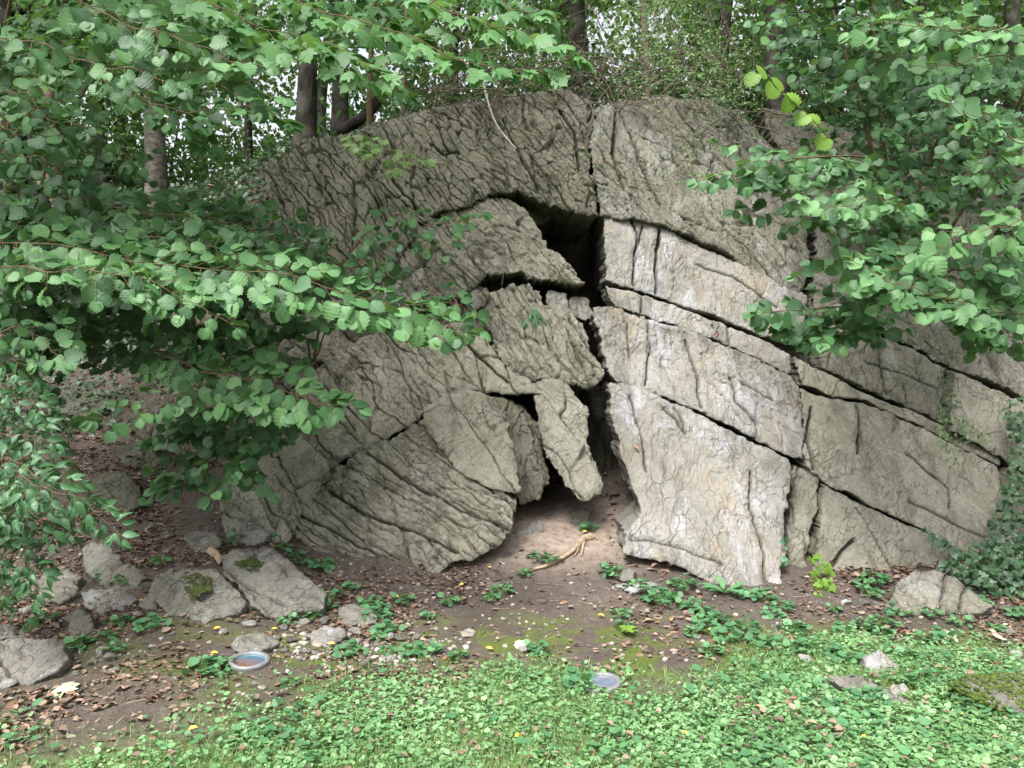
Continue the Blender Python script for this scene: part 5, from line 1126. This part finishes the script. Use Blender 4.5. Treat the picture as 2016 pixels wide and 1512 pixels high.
WEEDS = [(1155, 1045, 0), (1062, 1102, 1), (1036, 1135, 0), (1086, 1108, 0), (966, 1182, 1), (988, 1168, 1), (880, 1192, 0), (1205, 1132, 1), (1150, 1015, 0), (1262, 1168, 2), (1300, 1190, 2), (1318, 1182, 1), (1345, 1162, 2), (1500, 1185, 2), (1470, 1180, 1), (1540, 1200, 2),
         (1520, 1215, 1), (1222, 1215, 0), (462, 1072, 1), (535, 1062, 1), (555, 1085, 0), (600, 1112, 0), (632, 1122, 1), (580, 1100, 0), (315, 1112, 0), (242, 1152, 0), (300, 1238, 1), (228, 1284, 0), (232, 1232, 1), (210, 1262, 0), (146, 1278, 1), (92, 1222, 1),
         (205, 1145, 0), (565, 1228, 0), (618, 1222, 0), (652, 1182, 1), (650, 1200, 0), (732, 1195, 1), (748, 1212, 1), (790, 1192, 0), (690, 1162, 0), (580, 1208, 0), (610, 1198, 1), (692, 1292, 1), (395, 1325, 1), (448, 1312, 0), (572, 1352, 0), (735, 1222, 2), (765, 1248, 1),
         (742, 1262, 0), (850, 1285, 0), (762, 1290, 1), (810, 1290, 1), (840, 1218, 0), (1058, 1285, 1), (905, 1300, 0), (1722, 1148, 2), (1702, 1165, 0), (1768, 1212, 2), (1786, 1192, 1), (1716, 1175, 1), (1860, 1262, 1), (1890, 1232, 0), (1960, 1242, 1), (1470, 1242, 2), (1390, 1235, 1),
         (1405, 1220, 1), (1560, 1245, 2), (1640, 1205, 0), (1660, 1250, 1), (1702, 1240, 2), (1740, 1235, 2), (1735, 1255, 2), (1810, 1268, 1), (1780, 1300, 1), (1830, 1215, 1), (1925, 1195, 1), (1900, 1180, 2), (2000, 1215, 1), (1370, 1250, 1), (1395, 1290, 1), (1500, 1270, 2), (1600, 1265, 1),
         (1440, 1262, 1), (1560, 1285, 2), (1620, 1290, 1), (1660, 1305, 2), (1800, 1330, 1), (1850, 1300, 1), (1815, 1355, 2), (1870, 1340, 1), (1940, 1310, 2), (1985, 1330, 1), (1720, 1385, 1), (1690, 1370, 0), (1900, 1400, 1), (2000, 1420, 1), (1140, 1352, 2), (432, 1332, 0), (1230, 1240, 0), (1360, 1200, 1)]
def weed_label(u, v, k): return ['small weed ', 'leafy clump ', 'broad dark clump '][k]+where(u, v)
def weed_put(u, v, pk, s, ang, label):
    g = G(u, v); T0, usedf = protos[pk]
    if not usedf: T = T0; protos[pk][1] = True
    else:
        T = T0.copy(); COL.objects.link(T)
        for ch in T0.children: c = ch.copy(); c.parent = T; COL.objects.link(c)
    T.location = (g[0], g[1], g[2]); T.rotation_euler = (0, 0, ang); T.scale = (s, s, s); T['label'] = label; T['category'] = 'weed'; T['group'] = 'leafy weeds growing on the soil'
    return T
r = np.random.RandomState(101)
for (u, v, k) in WEEDS:
    pk = {0: [0, 0, 3], 1: [1, 3, 4], 2: [2, 4, 2]}[k][r.randint(3)]
    weed_put(u, v, pk, r.uniform(.85, 1.2)*(1.15 if v < 1200 else 1), r.uniform(0, 6.28), weed_label(u, v, k))
# dandelion-like rosette
L = Leaves(); rr = np.random.RandomState(5); g = G(1425, 1172)
for k in range(16):
    a = rr.uniform(0, 6.28); L.put(g+[0, 0, .01], [math.cos(a), math.sin(a)*.8, rr.uniform(.3, 1.0)], [0, -.3, 1], rr.uniform(.12, .18), .4+.5*rr.rand())
T = thing('dandelion', g, 'dandelion-like rosette of long leaves at the foot of the pale bottom slab', 'weed'); L.mesh(fan_leaf([(.04, .1), (.09, .4), (.12, .65), (.09, .85)], fold=.3, droop=.35, pleat=.01), 'leaves', M_WEED, T, 5)
L = Leaves(); g = G(1236, 1255)
for k in range(12):
    a = rr.uniform(0, 6.28); L.put(g+[0, 0, .05], [math.cos(a), math.sin(a)*.8, rr.uniform(-.1, .5)], nrm([0, -.4, 1]), rr.uniform(.045, .07), .7+.3*rr.rand())
T = thing('seedling', g, 'single bright yellow-green seedling on the bare soil', 'seedling'); L.mesh(IV, 'leaves', M_GREENLIT, T, 6)
L = Leaves(); c0 = P(1050, 612, FY(1050, 612, -.15))
for k in range(16):
    L.put(c0+rv(rr, .02), nrm([rr.normal()*.35+.15, -.5, -.8]), nrm([rr.normal()*.4, -.8, .4]), rr.uniform(.14, .26), rr.rand())
T = thing('grass_tuft', c0, 'tuft of strap-like leaves drooping on the leaning boulder', 'grass'); L.mesh(fan_leaf([(.03, .1), (.05, .4), (.04, .75)], fold=.3, droop=.4, pleat=0), 'leaves', M_WEED, T, 7)
# moss on the boulder
moss_patch(392, 1152, 27, 26, 1500, 'dark moss cushion on the rounded grey boulder', 1222, .75*.62)
moss_patch(490, 1108, 24, 13, 600, 'thin dark moss film on the upper end of the long cracked slab', 1222, .65*.62)

# ------------------------------------------------------------------ fallen leaves that stand out
def fallen(u, v, s, mat, tpl, label, grp, seed):
    rr = np.random.RandomState(seed); g = G(u, v); L = Leaves(); a = rr.uniform(0, 6.28)
    L.put(np.array([0, 0, .02]), [math.cos(a), math.sin(a), .05], [rr.normal()*.15, -.25, 1], s, rr.rand()); o = L.mesh(tpl, 'fallen_leaf', mat, None, seed); o.location = tuple(g)
    return tag(o, label, 'leaf', grp)
fallen(125, 1372, .17, M_PALELEAF, MP, 'large pale green maple leaf lying on the soil near the left edge', None, 1)
fallen(1880, 1262, .13, M_PALELEAF, MP, 'large pale leaf lying among dead leaves right of the stone row', None, 2)
fallen(1975, 1265, .08, M_PALELEAF, RD, 'rounded pale leaf lying by the right edge', None, 3)
fallen(1015, 1272, .07, M_PALELEAF, MP, 'whitish curled leaf on the soil in the middle foreground', None, 4)
for k, (u, v) in enumerate([(548, 1245), (420, 1246), (415, 1300), (430, 1294), (1146, 1052), (905, 1157), (965, 1124), (1190, 1222), (1395, 1245), (1340, 1450), (1025, 1455), (1710, 1468), (275, 1188), (300, 1090), (370, 1445), (970, 1285), (1320, 1225), (775, 1182), (1905, 1420), (660, 1275)]):
    fallen(u, v, .045, M_YEL, DL, 'yellow fallen leaf '+where(u, v), 'yellow fallen leaves', 20+k)

for k, (u, v, o_, lb) in enumerate([(1406, 652, -.10, 'rusty leaf caught in the notch of the thin layer on the right'), (1404, 664, -.10, 'curled brown leaf in the same notch, just below the rusty leaf'), (768, 992, -.22, 'orange-brown leaf lying on the lowest scaly slab'), (812, 1062, -.22, 'small rusty leaf low on the lowest scaly slab'),
                                 (822, 872, -.20, 'brown leaf at the top left of the tilted pale slab'), (1262, 880, -.24, 'yellow-brown leaf stuck on the left edge of the pale bottom slab'), (1148, 292, -.16, 'brown dead leaf hanging at the top of the central cleft'), (1045, 225, -.2, 'brown dead leaves caught under the bare twigs')]):
    rr = np.random.RandomState(k+60); L = Leaves(); p_ = P(u, v, FY(u, v, o_))
    for q in range(3 if k in (0, 7) else 1): L.put(rv(rr, .02), rv(rr), [rr.normal()*.3, -1, .5], .075, rr.uniform(.2, .85))
    o = L.mesh(DL, 'fallen_leaf', M_DEAD, None, k); o.location = tuple(p_); tag(o, lb, 'leaf')
# ------------------------------------------------------------------ root on the soil
T = thing('dead_root', G(1130, 1090), 'pale dead root with a forked end lying on the soil slope', 'root')
def gl(pts, lift): 
    o = []
    for u, v in pts: q = G(u, v); q[2] += lift; o.append(q)
    return o
m = MB(); tube(m, smoothpath(gl([(1040, 1132), (1075, 1120), (1105, 1106), (1130, 1088), (1148, 1068), (1165, 1062)], .02), 26), np.concatenate([np.linspace(.010, .018, 16), np.linspace(.02, .034, 10)]), None, 8, .3); m.build('root_body', M_ROOT, T)
for c in [[(1140, 1078), (1136, 1090), (1130, 1100)], [(1150, 1070), (1146, 1088), (1144, 1098)], [(1160, 1062), (1168, 1060), (1175, 1066)]]:
    m = MB(); tube(m, smoothpath(gl(c, .012), 8), .014, .005, 6, .2); m.build('root_fork', M_ROOT, T)
m = MB(); tube(m, smoothpath(gl([(415, 1092), (428, 1105), (436, 1120)], .03), 8), .035, .02, 7, .5); tag(m.build('wood_chunk', M_ROOT), 'short chunk of rotten wood on the litter above the mossy boulder', 'wood')
m = MB(); tube(m, smoothpath(gl([(135, 1195), (160, 1180), (185, 1150)], .05), 8), .006, .003, 5); tag(m.build('stick', M_TWIG), 'thin bare stick leaning among the stones at the left', 'stick')

# ------------------------------------------------------------------ ground lights
def metal():
    mt, nt, _, L_ = newmat('galvanised_rim'); p = pos(nt)
    c = mix(nt, noise(nt, p, 40, 5), (.13, .13, .135), (.30, .30, .31)); b = bsdf(nt, c, .55, .5, noise(nt, p, 60, 4), .003, .6); b.inputs['Metallic'].default_value = .35; out(nt, b.outputs[0]); return mt
def glass(name, stops):
    mt, nt, _, L_ = newmat(name); tc = N(nt, 'ShaderNodeTexCoord').outputs['Object']
    sp = N(nt, 'ShaderNodeSeparateXYZ'); L_.new(tc, sp.inputs[0])
    f = mth(nt, 'ADD', mth(nt, 'MULTIPLY', sp.outputs[1], 4.2), mth(nt, 'ADD', .5, mth(nt, 'MULTIPLY', mth(nt, 'SUBTRACT', noise(nt, tc, 14, 4), .5), .5)))
    b = bsdf(nt, ramp(nt, f, stops), .16, .6); b.inputs['Coat Weight'].default_value = .4; out(nt, b.outputs[0]); return mt
MR = metal()
def lathe(prof, n=48):
    v = []; k = len(prof)
    for (rr_, z_) in prof:
        for j_ in range(n): a = 2*math.pi*j_/n; v.append((rr_*math.cos(a), rr_*math.sin(a), z_))
    i_ = np.arange(k-1)[:, None]; j_ = np.arange(n)[None]
    f = np.stack([i_*n+j_, i_*n+(j_+1) % n, (i_+1)*n+(j_+1) % n, (i_+1)*n+j_], -1).reshape(-1, 4)
    return np.array(v), f
def ground_light(u, v, Ro, tilt, label, gm):
    g = G(u, v); g[2] -= .004; T = thing('ground_light', g, label, 'ground light', 'round lights set in the ground'); T.rotation_euler = tilt
    Ri = Ro*.78
    vv, f = lathe([(Ro*.94, -.12), (Ro*.97, .0), (Ro, .004), (Ro, .022), (Ro*.985, .028), (Ri+.006, .030), (Ri, .028), (Ri-.003, .020), (Ri-.004, -.01)])
    o = mk('rim', vv, [f], MR); o.parent = T
    vv, f = lathe([(Ri-.003, .016), (Ri*.8, .021), (Ri*.5, .025), (Ri*.2, .027), (.001, .0275)]); o = mk('lens', vv, [f], gm); o.parent = T
    m = MB()
    for k in range(6):
        a = k*math.pi/3+.3; vv, f = lathe([(.0045, .028), (.0045, .033), (.003, .034), (.0002, .034)], 8); m.add(vv+[math.cos(a)*Ro*.89, math.sin(a)*Ro*.89, 0], f4=f)
    o = m.build('screws', MR); o.parent = T
    return T
ground_light(491, 1309, .112, (R(4), R(3), 0), 'round ground light with bluish and copper glass in a grey rim', glass('iridescent_lens', [(0, (.05, .03, .02)), (.22, (.15, .065, .035)), (.40, (.13, .10, .11)), (.66, (.05, .15, .22)), (.88, (.06, .24, .36)), (1, (.05, .08, .10))]))
ground_light(1182, 1350, .112, (R(3), R(-3), 0), 'dull blue-grey round ground light half hidden by leaves', glass('dusty_lens', [(0, (.20, .22, .22)), (.4, (.09, .12, .17)), (.6, (.14, .17, .23)), (1, (.20, .21, .23))]))
